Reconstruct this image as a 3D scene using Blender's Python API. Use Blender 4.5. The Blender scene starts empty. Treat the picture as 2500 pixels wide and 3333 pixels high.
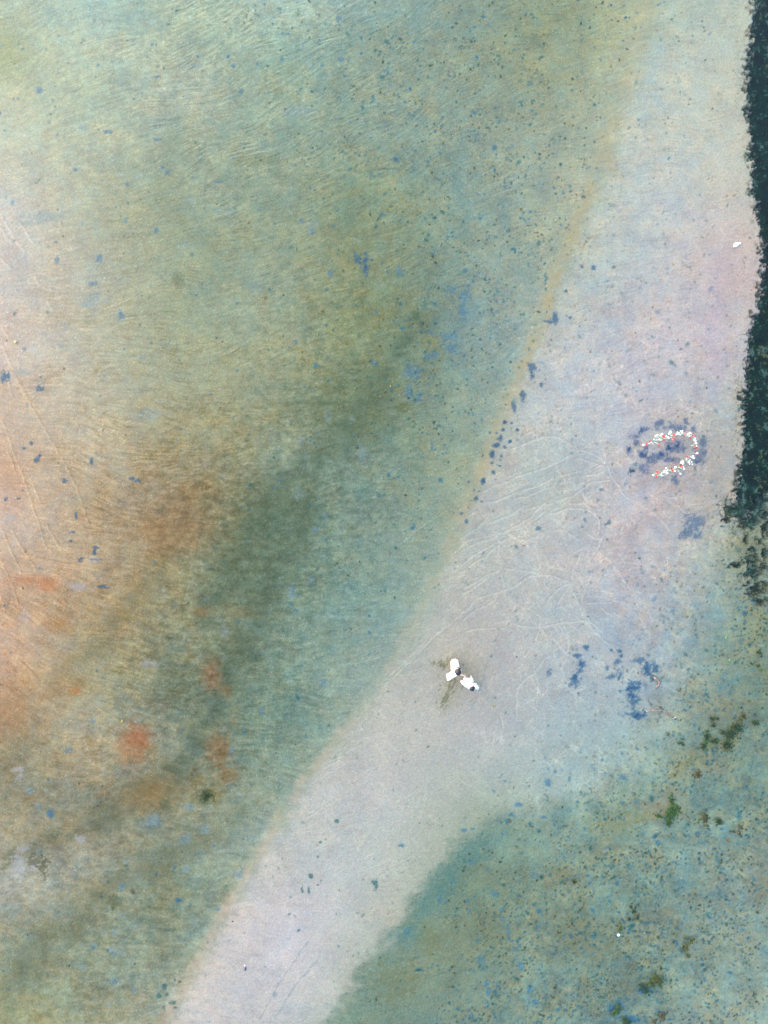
import bpy, bmesh, math, random
import numpy as np
from mathutils import Vector, Matrix
R = math.radians
H = 28.875           # camera height over the water, metres
K = 80.0             # source pixels per metre at water level
sc = bpy.context.scene

# ------------------------------------------------------------ camera, world, sun
cd = bpy.data.cameras.new('camera'); cam = bpy.data.objects.new('camera', cd)
sc.collection.objects.link(cam); sc.camera = cam
cam.location = (0, 0, H); cam.rotation_euler = (0, 0, 0)
cd.sensor_fit = 'VERTICAL'; cd.sensor_height = 24.0; cd.lens = 24.0*H*K/3333.0
cd.clip_start = 0.1; cd.clip_end = 2000
SUN_EL, SUN_AZ = R(33), R(-52)        # azimuth clockwise from +Y (image top)
w = bpy.data.worlds.new('World'); sc.world = w; w.use_nodes = True
nt = w.node_tree; nt.nodes.clear()
sky = nt.nodes.new('ShaderNodeTexSky'); sky.sky_type = 'NISHITA'; sky.sun_disc = False
sky.sun_elevation = SUN_EL; sky.sun_rotation = SUN_AZ; sky.air_density = 1.0; sky.dust_density = 2.0
bg = nt.nodes.new('ShaderNodeBackground'); bg.inputs[1].default_value = 0.12
wo = nt.nodes.new('ShaderNodeOutputWorld')
nt.links.new(sky.outputs[0], bg.inputs[0]); nt.links.new(bg.outputs[0], wo.inputs[0])
sl = bpy.data.lights.new('sun', 'SUN'); sl.energy = 1.5; sl.angle = R(12); sl.color = (1.0, 0.95, 0.88)
so = bpy.data.objects.new('sun', sl); sc.collection.objects.link(so)
sd = Vector((math.sin(SUN_AZ)*math.cos(SUN_EL), math.cos(SUN_AZ)*math.cos(SUN_EL), math.sin(SUN_EL)))
so.rotation_euler = sd.to_track_quat('Z', 'Y').to_euler()
sc.view_settings.view_transform = 'Standard'; sc.view_settings.look = 'None'
sc.view_settings.gamma = 1; sc.view_settings.exposure = 3.3
sc.render.film_transparent = False
GAIN = np.array([1.12, 1.40, 1.83]); OFF = np.array([0.0, 0.003, 0.028])   # display-linear value of a white flat surface

# ------------------------------------------------------------ helpers
col = sc.collection
def W(px, py, z=0.0):
    f = (H - z)/H/K
    return Vector(((px-1250)*f, (1666.5-py)*f, z))
def s2l(c):
    c = np.asarray(c, float)/255.0
    return np.where(c <= 0.04045, c/12.92, ((c+0.055)/1.055)**2.4)
def alb(c):
    return np.clip(s2l(c)/GAIN, 0.004, 0.85)
def tag(o, label=None, cat=None, group=None, kind=None):
    for k, v in (('label', label), ('category', cat), ('group', group), ('kind', kind)):
        if v: o[k] = v
    return o
def empty(name, loc, rz=0):
    o = bpy.data.objects.new(name, None); o.empty_display_size = 0.1
    o.location = loc; o.rotation_euler = (0, 0, rz); col.objects.link(o); return o
def mobj(name, verts, faces, mat, parent=None, smooth=True, origin=None):
    me = bpy.data.meshes.new(name)
    verts = [Vector(v) for v in verts]
    org = Vector(origin) if origin is not None else None
    if org is None and parent is not None: org = parent.location.copy()
    if org is not None: verts = [v-org for v in verts]
    me.from_pydata([tuple(v) for v in verts], [], [tuple(f) for f in faces])
    mats = mat if isinstance(mat, list) else [mat]
    for m in mats: me.materials.append(m)
    me.validate(); me.update()
    if smooth: me.polygons.foreach_set('use_smooth', [True]*len(me.polygons))
    o = bpy.data.objects.new(name, me); col.objects.link(o)
    if parent is not None: o.parent = parent
    elif org is not None: o.location = org
    return o
def newmat(name, color=(0.5,)*3, rough=0.7, vary=0.0, scale=20.0, attr=None, spec=0.3, bump=0.0, trans=False):
    m = bpy.data.materials.new(name); m.use_nodes = True
    n = m.node_tree.nodes; L = m.node_tree.links; b = n['Principled BSDF']
    b.inputs['Roughness'].default_value = rough
    b.inputs['Specular IOR Level'].default_value = spec
    tc = n.new('ShaderNodeTexCoord'); no = n.new('ShaderNodeTexNoise')
    no.inputs['Scale'].default_value = scale; no.inputs['Detail'].default_value = 6
    L.new(tc.outputs['Object'], no.inputs['Vector'])
    mx = n.new('ShaderNodeMix'); mx.data_type = 'RGBA'; mx.blend_type = 'MULTIPLY'
    mx.inputs[0].default_value = 1.0
    rp = n.new('ShaderNodeValToRGB'); e = rp.color_ramp.elements
    lo = 1-vary; e[0].position = 0.3; e[1].position = 0.7
    e[0].color = (lo, lo, lo, 1); e[1].color = (1, 1, 1, 1)
    L.new(no.outputs['Fac'], rp.inputs[0]); L.new(rp.outputs[0], mx.inputs[7])
    if attr:
        at = n.new('ShaderNodeAttribute'); at.attribute_name = attr; L.new(at.outputs['Color'], mx.inputs[6])
    else: mx.inputs[6].default_value = (*color, 1)
    L.new(mx.outputs[2], b.inputs['Base Color'])
    if bump:
        bp = n.new('ShaderNodeBump'); bp.inputs['Strength'].default_value = bump; bp.inputs['Distance'].default_value = 0.01
        L.new(no.outputs['Fac'], bp.inputs['Height']); L.new(bp.outputs[0], b.inputs['Normal'])
    return m
def setcol(me, colors):      # per-vertex colours, linear rgb
    a = me.color_attributes.new('tint', 'FLOAT_COLOR', 'POINT')
    c = np.ones((len(me.vertices), 4), np.float32); c[:, :3] = colors
    a.data.foreach_set('color', c.ravel())

# ------------------------------------------------------------ noise
def hsh(ix, iy, seed):
    h = (ix.astype(np.int64)*374761393 + iy.astype(np.int64)*668265263 + seed*1442695041) & 0xffffffff
    h = ((h ^ (h >> 13))*1274126177) & 0xffffffff
    return (h ^ (h >> 16)) & 0xffffffff
def vn(x, y, seed=0):        # gradient noise, about -1..1
    x0 = np.floor(x); y0 = np.floor(y); fx = (x-x0).astype(np.float32); fy = (y-y0).astype(np.float32)
    u = fx*fx*fx*(fx*(fx*6-15)+10); v = fy*fy*fy*(fy*(fy*6-15)+10)
    ix = x0.astype(np.int64); iy = y0.astype(np.int64)
    def g(dx, dy):
        a = hsh(ix+dx, iy+dy, seed).astype(np.float32)*np.float32(2*math.pi/4294967296.0)
        return np.cos(a)*(fx-dx)+np.sin(a)*(fy-dy)
    a, b, c, d = g(0, 0), g(1, 0), g(0, 1), g(1, 1)
    return ((a*(1-u)+b*u)*(1-v)+(c*(1-u)+d*u)*v)*1.5
def fbm(x, y, s, seed=0, octv=4, gain=0.5):
    r = 0; a = 1.0; t = 0
    for k in range(octv):
        r = r + a*vn(x/s, y/s, seed+k*17); t += a; a *= gain; s *= 0.5
    return r/t*1.4
def nz(a):
    return np.clip(a/(a[60:-60:9, 60:-60:9].std()+1e-6), -2.6, 2.6).astype(np.float32)
def sst(a, b, x):
    t = np.clip((x-a)/(b-a), 0, 1); return t*t*(3-2*t)

# ------------------------------------------------------------ the seabed sheet: grid in source pixels (x right, y down)
ST = 2.7; M0 = 130
def axis(n):
    core = np.arange(-M0, n+M0+ST, ST); ext = []; d = ST; p = 0
    while p < 16000: d *= 1.28; p += d; ext.append(p)
    ext = np.array(ext)
    return np.concatenate([core[0]-ext[::-1], core, core[-1]+ext]), len(ext), len(core)
ax, ex, ncx = axis(2500); ay, ey, ncy = axis(3333)
PX, PY = np.meshgrid(ax, ay); PX = PX.astype(np.float32); PY = PY.astype(np.float32)
V = 2500/1659.0
#CONTROL
# colour control points, in photo sRGB, coordinates in a 1659 x 2212 frame
CL = {   # lagoon left of the sand bar
0:[(0,162,182,154),(100,164,178,146),(200,178,190,162),(350,188,194,176),(450,198,196,188),(600,202,194,184),(750,205,190,178),(900,204,182,156),(1000,203,172,140),(1100,208,183,165),(1200,206,180,150),(1280,206,166,128),(1400,205,168,132),(1500,188,146,100),(1600,160,142,102),(1700,138,133,105),(1800,158,150,120),(1900,172,172,158),(2000,150,150,122),(2100,138,146,115),(2212,162,162,112)],
200:[(0,160,192,178),(100,174,192,170),(200,168,188,163),(300,176,188,165),(400,174,182,155),(500,175,180,156),(600,180,180,160),(700,180,180,156),(800,184,180,155),(900,188,180,153),(1000,190,174,142),(1100,182,158,118),(1200,192,168,128),(1280,180,150,104),(1350,172,152,108),(1450,162,155,118),(1550,164,158,125),(1650,162,152,122),(1750,122,122,98),(1850,154,150,124),(1950,132,136,110),(2050,126,140,115),(2150,138,144,115),(2212,140,146,114)],
400:[(0,165,188,165),(100,163,183,160),(200,172,184,164),(300,155,172,148),(400,154,170,144),(500,154,168,139),(600,154,168,138),(700,158,168,136),(800,162,168,136),(900,160,156,116),(1000,158,146,104),(1080,152,128,84),(1150,148,128,88),(1200,148,142,102),(1300,144,144,110),(1400,132,136,106),(1500,112,122,98),(1600,128,138,116),(1700,128,126,94),(1800,130,142,122),(1900,126,140,115),(2000,131,146,124),(2100,145,155,132),(2212,165,170,150)],
600:[(0,165,192,178),(100,155,183,163),(200,150,174,150),(300,150,172,150),(400,145,164,140),(500,145,163,136),(600,149,164,138),(700,150,164,135),(800,148,157,124),(900,140,150,120),(1000,134,147,120),(1080,120,138,112),(1150,112,132,108),(1200,112,134,110),(1300,116,140,120),(1400,118,142,122),(1500,110,138,120),(1600,116,141,122),(1700,132,152,134),(1800,148,165,150)],
800:[(0,150,178,165),(100,142,165,147),(200,145,168,150),(300,141,163,144),(400,140,160,130),(500,138,154,120),(600,135,150,116),(700,130,145,106),(800,126,143,112),(850,124,140,110),(900,114,134,106),(1000,120,144,126),(1100,117,142,127),(1200,124,150,136),(1300,125,155,142),(1400,130,155,146),(1500,148,166,152)],
1000:[(0,140,162,145),(100,142,162,142),(200,145,164,145),(400,141,164,150),(500,140,164,150),(600,137,160,147),(700,130,155,150),(800,136,161,150),(900,141,164,150),(1000,150,167,145),(1100,152,168,148)],
1200:[(0,150,166,135),(100,155,168,137),(200,158,170,144),(300,160,174,155),(400,165,178,160),(500,168,180,160)],
1380:[(0,175,185,155),(150,178,190,165)]}
CS = {   # the sand bar
1200:[(300,170,184,176),(500,180,190,180),(600,180,190,182),(700,182,190,190),(800,185,193,198),(900,184,193,198),(1000,179,191,193),(1100,181,189,190),(1200,186,188,190),(1300,181,188,190),(1400,181,188,190),(1500,172,184,187),(1600,168,185,185),(1700,164,184,180)],
1400:[(0,168,188,180),(100,178,192,186),(200,184,196,192),(300,188,197,193),(400,190,198,198),(500,190,196,198),(600,188,194,200),(700,190,190,200),(800,190,190,200),(900,188,189,198),(1000,180,180,190),(1100,190,185,192),(1200,185,182,188),(1300,178,181,188),(1400,168,178,184),(1500,165,179,180),(1600,158,182,178),(1700,160,182,170)],
1560:[(0,180,193,184),(200,190,197,188),(400,192,195,190),(500,198,193,195),(600,196,190,193),(700,194,189,196),(800,190,188,194),(900,178,184,186),(1000,180,178,180),(1100,176,177,175),(1200,165,178,172)],
1050:[(800,176,184,176),(1000,175,182,178),(1100,179,187,186),(1200,178,188,186),(1300,182,186,184),(1400,182,183,179),(1500,182,184,182),(1600,182,187,186),(1700,172,185,177),(1760,162,176,160)],
850:[(1400,176,184,176),(1500,184,187,182),(1600,186,190,186),(1700,188,192,192),(1800,184,191,188),(1900,182,190,184),(1980,182,186,175)],
650:[(1700,188,190,186),(1800,188,193,191),(1900,192,196,197),(2000,200,200,206),(2100,196,198,202),(2212,188,194,192)],
450:[(2000,196,193,188),(2100,198,196,194),(2212,196,196,196)],
760:[(2060,184,192,186),(2150,182,188,178)]}
CG = {   # green pool right of the bar
750:[(2100,134,158,148),(2212,126,150,136)],
1000:[(1800,128,160,150),(1900,118,146,133),(2000,126,150,137),(2100,126,150,137),(2212,122,150,144)],
1200:[(1740,146,172,164),(1800,138,168,160),(1900,130,154,142),(2000,128,152,141),(2100,130,154,144),(2212,128,152,144)],
1400:[(1500,158,178,176),(1600,152,180,172),(1700,150,175,162),(1750,140,168,155),(1800,136,162,152),(1900,128,155,147),(2000,126,154,147),(2100,124,150,142),(2212,126,152,148)],
1550:[(1250,155,176,170),(1300,145,172,166),(1400,134,166,160),(1500,126,160,156),(1600,124,154,142),(1700,122,152,145),(1800,126,158,153),(1900,138,162,157),(2000,135,160,154),(2100,145,170,163),(2212,146,168,160)],
1650:[(1200,135,155,140),(1300,130,155,142),(1450,128,152,130),(1550,124,152,138),(1700,126,155,142),(1850,134,160,154),(2000,136,160,154),(2212,146,170,162)]}
def tps(P, C, X, Y, lam=0.4):
    P = P/400.0; n = len(P)
    def U(r2): return 0.5*r2*np.log(r2+1e-9)
    d2 = ((P[:, None]-P[None])**2).sum(-1)
    A = np.zeros((n+3, n+3)); A[:n, :n] = U(d2)+lam*0.02*np.eye(n)
    A[:n, n] = 1; A[:n, n+1:] = P; A[n, :n] = 1; A[n+1:, :n] = P.T
    wgt = np.linalg.solve(A, np.vstack([C, np.zeros((3, C.shape[1]))]))
    Q = np.stack([X.ravel(), Y.ravel()], 1)/400.0
    d2 = ((Q[:, None]-P[None])**2).sum(-1)
    return (U(d2) @ wgt[:n] + wgt[n] + Q @ wgt[n+1:]).reshape(X.shape+(C.shape[1],))
gx = np.linspace(-90, 1750, 116); gy = np.linspace(-90, 2302, 150); GX, GY = np.meshgrid(gx, gy)
def upsample(T, x0, x1, y0, y1):      # coarse table -> every vertex
    ny, nx = T.shape[:2]
    u = np.clip((PX-x0)/(x1-x0)*(nx-1), 0, nx-1.001); v = np.clip((PY-y0)/(y1-y0)*(ny-1), 0, ny-1.001)
    i = u.astype(int); j = v.astype(int); fu = u-i; fv = v-j
    if T.ndim == 3: fu = fu[..., None]; fv = fv[..., None]
    return ((T[j, i]*(1-fu)+T[j, i+1]*fu)*(1-fv)+(T[j+1, i]*(1-fu)+T[j+1, i+1]*fu)*fv).astype(np.float32)
def field(D):
    P = np.array([(x, r[0]) for x in D for r in D[x]], float); C = np.array([r[1:] for x in D for r in D[x]], float)
    T = np.clip(tps(P, C, GX, GY), C.min(0), C.max(0))
    return upsample(T, gx[0]*V, gx[-1]*V, gy[0]*V, gy[-1]*V)
def table(rows): return upsample(np.array(rows, float), 0, 2450, 0, 3200)
# warp the coordinates slightly so that nothing follows straight lines
w1 = fbm(PX, PY, 260, 3, 4)*26; w2 = fbm(PX, PY, 260, 9, 4)*26
f1 = fbm(PX, PY, 60, 31, 4); f2 = fbm(PX, PY, 22, 41, 3); f5 = fbm(PX, PY, 30, 45, 5, 0.7); f3 = vn(PX/8, PY/8, 51); f4 = vn(PX/4.3, PY/4.3, 52)
m1 = fbm(PX, PY, 120, 61, 5, 0.6)
colL, colS, colG = field(CL), field(CS), field(CG)
wm = sst(25, 95, colL[..., 0]-colL[..., 2])[..., None]
colL = colL*(1-wm)+(colL*0.86+colL.mean(-1, keepdims=True)*0.14+np.array([-1, 1, 6], np.float32))*wm
gl_ = colL.mean(-1, keepdims=True); colL = gl_+(colL-gl_)*0.86+np.array([2, 2, -1.5], np.float32)
gg = colG.mean(-1, keepdims=True); dsg = sst(2900, 2300, PY)[..., None]*.3; colG = colG*(1-dsg)+(gg+np.array([-3, 4, 2], np.float32))*dsg; colG = colG+np.array([8, 4, -3], np.float32); lt = table([[0]*8]*3+[[0,0,2,3,2,0,0,0],[0,0,4,8,8,0,0,0],[0,0,5,12,12,0,0,0],[6,10,12,14,12,0,0,0],[10,13,13,12,10,0,0,0],[13,14,12,10,8,0,0,0]])
colL = colL+lt[..., None]*np.array([.95, 1.0, 1.15], np.float32)
up = sst(2300, 1500, PY)[..., None]
colS = colS+up*np.array([6, 0, -5], np.float32)+5+(sst(1500, 2000, PX)*sst(2300, 1900, PY))[..., None]*np.array([-4, 1, 0], np.float32)+(sst(1700,1300,PX)*sst(2000,2300,PY))[..., None]*np.array([1,1,-2],np.float32)
def edge(pts):
    p = np.array(pts, float)*V
    x = np.interp(PY+w2*0.6, p[:, 0], p[:, 1]).astype(np.float32)
    yy = np.linspace(-400, 3800, 400); xx = np.interp(yy, p[:, 0], p[:, 1])
    xx = np.convolve(np.pad(xx, 6, 'edge'), np.ones(13)/13, 'valid')
    x = np.interp(PY+w2*0.5, yy, xx); g = np.interp(PY, yy, np.gradient(xx, yy))
    return ((PX+w1*0.5-x)/np.sqrt(1+g*g)).astype(np.float32)
dA = edge([(-60,1425),(0,1405),(100,1375),(200,1350),(360,1310),(480,1252),(680,1182),(800,1130),(910,1080),(1010,1050),(1100,1010),(1170,985),(1260,945),(1400,875),(1500,812),(1600,735),(1700,655),(1800,590),(1880,545),(1970,492),(2060,442),(2150,392),(2212,358),(2300,310)])
dG = edge([(-60,1760),(1000,1760),(1150,1660),(1200,1610),(1300,1545),(1400,1490),(1500,1455),(1600,1410),(1700,1335),(1740,1230),(1770,1080),(1810,1010),(1880,955),(1950,895),(2010,850),(2100,785),(2212,715),(2300,660)])
dT = edge([(-60,1632),(0,1625),(80,1618),(140,1609),(230,1604),(320,1612),(400,1620),(470,1630),(560,1641),(640,1640),(700,1618),(780,1606),(850,1601),(950,1597),(1050,1597),(1100,1585),(1150,1585),(1200,1612),(1250,1640),(1300,1670),(1400,1720),(2400,2000)])
softA = np.interp(PY, [0, 700, 1400, 2200, 3333], [100, 80, 58, 52, 46])
a = sst(-1, 1, dA/softA+f1*0.7+f2*0.3)[..., None]
COL = colL*(1-a)+colS*a
softG = np.interp(PY, [0, 1700, 2300, 2560, 2700, 2900, 3333], [130, 130, 85, 60, 46, 42, 40])
g = sst(-1, 1, dG/softG+f1*0.9+f2*0.35)[..., None]
COL = COL*(1-g)+colG*g
rim = (np.exp(-((dG-48)/46)**2)*sst(2450, 2680, PY)*.5*np.clip(.8+f1*1.2, 0, 1.2))[..., None]; COL = COL*(1-rim)+np.array([110, 146, 140], np.float32)*rim
inL = sst(5, -40, dA); inG = g[..., 0]; inS = (1-inL)*(1-inG)

# ------------------------------------------------------------ direction of the sand ripples (degrees, anticlockwise on the page)
TH = [[15,18,30,35,25,12,8,0],[22,22,25,30,25,15,8,0],[15,10,10,20,22,15,10,0],[0,-2,3,18,18,12,15,10],
      [-12,-12,5,15,10,20,25,0],[-25,-22,-12,5,12,35,-40,0],[-20,-18,-5,-3,38,45,-50,0],[0,0,0,0,20,75,0,0],[5,5,0,-4,30,60,0,0]]
th = table(TH); rad = np.radians(table([[2*v for v in r] for r in TH]))/2
rad = rad+nz(fbm(PX, PY, 210, 141, 3))*0.17; dx, dy = np.cos(rad), -np.sin(rad)
def lic(sx, length, seed, n=4):
    r = 0
    for k in range(-n, n+1):
        wk = 1-abs(k)/(n+1.0)
        r = r + wk*vn((PX+dx*length*k/n)/sx, (PY+dy*length*k/n)/sx, seed)
    return r/math.sqrt(n+1.0)
wx = w1
fine = lic(5.5, 22, 71, 4)           # small ripples
mid = lic(14, 38, 73, 3)             # broader streaks
fine = nz(fine); mid = nz(mid)
ripple = nz(lic(6.6, 28, 75, 4)+0.3*lic(4.2, 14, 76, 2))
AMP = table([[4,9,16,15,9,6,5,3],[5,7,14,14,9,6,6,3],[4,5,7,8,7,6,6,3],[4,7,6,5,5,5,6,3],[4,8,7,6,5,5,5,4],
             [5,9,8,6,4,3,5,5],[4,7,9,6,3,3,5,5],[4,4,5,5,5,4,3,3],[4,4,5,5,3,3,3,3]])
MA = table([[6,8,9,5,3,4,4,0],[5,7,8,6,3,4,5,0],[3,5,5,5,4,3,3,0],[4,7,5,5,4,3,3,2],[3,9,7,6,3,2,3,3],
            [5,9,8,6,2,2,3,3],[4,6,8,6,1,2,4,3],[5,6,5,4,2,3,3,3],[6,6,5,4,2,4,4,3]])
BU = table([[2,3,4,4,3,1,1,1],[2,4,4,3,3,1,1,1],[1,2,3,4,3,1,1,1],[1,3,4,8,3,1.5,2,1],[2,5,12,12,2,1,2.5,2],
            [3,5,13,7,1,1,2,2.5],[5,7,11,4,0,.5,2.5,3],[7,9,6,3,1,3,5,4],[7,8,6,3,1,5,5,4]])
bumpy = nz(vn(PX/34+w1*.02, PY/22+w2*.02, 111)+0.7*vn(PX/15, PY/11, 112)+0.45*vn(PX/7, PY/6, 113))
pm = np.clip(0.75+nz(fbm(PX, PY, 110, 131, 3))*0.4, 0.15, 1.6)
lum = fine*AMP*0.22*pm + ripple*AMP*0.5*pm + mid*MA*0.42 + bumpy*BU*0.9
WARM = np.array([1.0, 0.93, 0.86], np.float32)
quiet = 1-.5*inS*sst(2000, 2400, PY); lum = lum*quiet; COL = COL + lum[..., None]*WARM
# algae film / clean sand mottling, warm against cool
CH = table([[4,4,4,4,4,4,4,2],[3,4,4,4,5,4,4,2],[3,3,3.5,4,4.5,4,4,2],[3,3,3,4,4.5,3.5,3.5,3],[3,4,3.5,3.5,3,2.5,3.5,5],[4,4.5,4.5,3.5,1.8,2,5,6],
            [4,5,4.5,3,1.5,3,5.5,6.5],[4.5,4.5,4,3,1.5,5,7,6.5],[5,4.5,4,3,3,6.5,7,6]])
CH = CH*quiet; c2 = fbm(PX, PY, 46, 83, 6, 0.8)
COL += (nz(m1*0.7+c2)*CH)[..., None]*np.array([1.15, 0.25, -0.6], np.float32)
COL += (nz(fbm(PX, PY, 80, 77, 6, 0.78))*CH*1.05)[..., None]*np.array([0.8, 1.0, 0.75], np.float32)
COL += (nz(fbm(PX, PY, 150, 78, 4, 0.6))*table([[2]*8]*5+[[4,4,4,3,1,1,3,3]]*2+[[5,5,4,3,1,3,4,3]]*2))[..., None]*np.array([1, .95, .8], np.float32)
rng = np.random.default_rng(7)
GRN = rng.normal(0, 1, PX.shape).astype(np.float32)*6.5 + nz(f4)*3.8; COL += GRN[..., None]; GRN = GRN*.8+lum*.8
COL += rng.normal(0, 3.2, COL.shape).astype(np.float32)
HGT = ripple*AMP*pm*0.00035 + mid*MA*0.0004 + bumpy*BU*0.0006
f5 = nz(f5)*0.42; f6 = nz(fbm(PX, PY, 15, 47, 3, 0.9))

# crossing wavelet crests: thin pale ridges
def crests(seed, sc1, sc2, wd):
    u_ = (PX*dx+PY*dy+w1*1.2)/sc1; v_ = (-PX*dy+PY*dx+w2*1.2)/sc2
    return np.exp(-(vn(u_, v_, seed)/wd)**2)
iso = lambda sc_, sd_, wd: np.exp(-(vn((PX+w1*.6+f1*22)/sc_, (PY+w2*.6+f1*18)/sc_, sd_)/wd)**2)
zs = inS*sst(900, 1300, PY)*sst(2900, 2500, PY)*(0.35+0.65*sst(1500, 1750, PX))*np.clip(.6+m1*1.4, .1, 1.3)*sst(-30, 60, -dG+60)
cr = (iso(46, 301, .05)*.8+iso(70, 302, .045)+iso(30, 303, .06)*.5)*zs
zd = table([[.2]*8]*2+[[.3,.6,.6,.3,0,0,0,0],[.9,1.5,1.2,.5,.1,0,0,0],[.7,1.7,.8,.3,.1,0,0,0],[1.4,1.5,.6,.3,0,0,0,0],[.6,1.1,.8,.3,0,0,0,0],[.3,.4,.3,.3,0,0,0,0],[.2,.3,.3,.2,0,0,0,0]])
def along(sc1, sc2, seed):       # noise drawn out along the local ripple direction
    r = 0
    for k in range(-4, 5): r = r+(1-abs(k)/5.0)*vn((PX+dx*k*sc1/4)/sc2, (PY+dy*k*sc1/4)/sc2, seed)
    return r/2.3
c4 = np.exp(-(along(42, 13, 321)/.10)**2)*zd*np.clip(.55+m1*1.8, 0, 1.4)
COL -= ((c4-.3*zd)*1.0)[..., None]*np.array([14, 13, 15], np.float32); HGT -= c4*.002
za = table([[.4,1.5,2.4,1.7,.7,.6,.7,0],[.4,1.4,2.2,1.5,.7,.8,.9,0],[.3,.8,.9,.6,.5,.6,.6,0],[.5,.7,.5,.6,.4,.3,.3,0],[.3,.8,.6,.7,.4,0,0,0],[.2,.8,.6,.7,.6,0,0,0],[.1,.4,.5,.7,.6,.2,0,0],[.1,.2,.3,.6,.7,0,0,0],[.1,.1,.2,.4,.4,0,0,0]])
c3 = np.exp(-(vn((PX+w1+dx*f1*9)/34+dy*2, (PY+w2)/11+f2*.35, 311)/.16)**2)*za*np.clip(.7+m1*1.6, 0, 1.5)  # highlights of the small waves, painted as pale crests into the bed colour
COL += (cr*17+(c3-.35*za)*9)[..., None]*np.array([1, .97, .9], np.float32)
HGT += cr*.004+c3*.003
# wispy dark algae band
def band(pts, wd, dep, colr):
    best = np.full(PX.shape, 1e9, np.float32)
    for (x0, y0, q0), (x1, y1, q1) in zip(pts[:-1], pts[1:]):
        t = np.clip(((PX-x0)*(x1-x0)+(PY-y0)*(y1-y0))/((x1-x0)**2+(y1-y0)**2), 0, 1)
        best = np.minimum(best, np.hypot(PX-x0-t*(x1-x0)+w1*1.3, PY-y0-t*(y1-y0)+w2*1.3)/(q0+t*(q1-q0)))
    k = np.clip(np.exp(-(best/wd)**2)*dep*np.clip(.72+nz(f1)*.34+bumpy*.34+mid*.3+ripple*.14, 0, 1.7), 0, .95)[..., None]
    return COL*(1-k)+(np.array(colr, np.float32)+(f3*4+GRN)[..., None])*k
COL = band([(940,1720,110),(780,2000,110),(700,2300,90)], 1.0, .2, (92,112,92))
COL = band([(1370,1040,40),(1250,1230,40),(1080,1440,42),(900,1620,52),(770,1790,56),(690,1990,46)], 1.0, .52, (82,104,84))
COL = band([(1010,1560,24),(960,1750,44),(880,1900,44),(800,2080,36),(720,2250,38),(640,2430,36),(540,2560,34)], 1.0, .55, (84,102,84))
COL = band([(640,1640,20),(520,1860,28),(430,1960,30),(330,2100,26),(200,2220,30)], 1.5, .3, (116,112,80))
COL = band([(560,2500,30),(380,2640,50),(250,2700,40),(60,2760,40),(-60,2860,40)], 1.0, .5, (98,104,80))
COL = band([(800,2620,24),(560,2790,40),(380,2880,40),(140,3060,60),(20,3240,60)], 1.0, .38, (104,112,86))
COL = band([(560,420,30),(540,640,50),(640,760,40),(700,880,30)], 1.0, .28, (118,140,116))

# yellow weed line along the bar
ys = np.interp(PY, [0, 300, 600, 900, 1500, 1800, 2300, 2500, 3333], [0.3, 0.35, 0.55, 0.75, 0.6, 0.35, 0.15, 0.45, 0.5])
yb = np.exp(-((dA+10)/np.interp(PY, [0, 900, 1500, 3333], [45, 22, 20, 16]))**2)*ys*np.clip(0.8+f1*1.2+f6*0.22, 0, 1.15)
ycol = np.stack([np.interp(PY, [0, 2000, 3000], [186, 188, 203]), np.interp(PY, [0, 2000, 3000], [174, 180, 187]), np.interp(PY, [0, 2000, 3000], [128, 150, 164])], -1)
COL = COL*(1-yb[..., None])+(ycol+lum[..., None])*yb[..., None]
del ycol

# ------------------------------------------------------------ blobs, lines and specks
def win(x, y, r):
    i0 = int((x-r+M0)/ST)+ex; i1 = int((x+r+M0)/ST)+ex+2; j0 = int((y-r+M0)/ST)+ey; j1 = int((y+r+M0)/ST)+ey+2
    i0 = max(i0, ex); j0 = max(j0, ey); i1 = min(i1, ex+ncx); j1 = min(j1, ey+ncy)
    return (slice(j0, j1), slice(i0, i1)) if i1 > i0 and j1 > j0 else None
def blob(x, y, rx, ry, c, al=0.7, rough=0.5, soft=0.5, rot=0.0):
    s = win(x, y, max(rx, ry)*1.7+6)
    if s is None: return
    X = PX[s]-x; Y = PY[s]-y
    ca, sa = math.cos(R(rot)), math.sin(R(rot)); X, Y = X*ca-Y*sa, X*sa+Y*ca
    d = np.sqrt((X/rx)**2+(Y/ry)**2)
    d = d + rough*(f6[s]*0.42+f5[s]*0.55)-0.22*rough
    k = (sst(1+soft, 1-soft, d)*al)[..., None]
    COL[s] = COL[s]*(1-k)+(np.array(c, np.float32)+(f3[s]*4+GRN[s])[..., None])*k
BL = (88, 130, 162); BS = (40, 98, 148); PB = (140, 168, 178); LV = (178, 180, 192); DG = (88, 104, 84); TL = (62, 112, 118)
def many(lst, s, ox, oy, c, al=0.7, rough=0.6, soft=0.5):
    for t in lst:
        x, y = t[0]*s+ox, t[1]*s+oy; rx = t[2]*s; ry = (t[3] if len(t) > 3 else t[2])*s
        blob(x, y, rx, ry, c, al, rough, soft)
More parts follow.
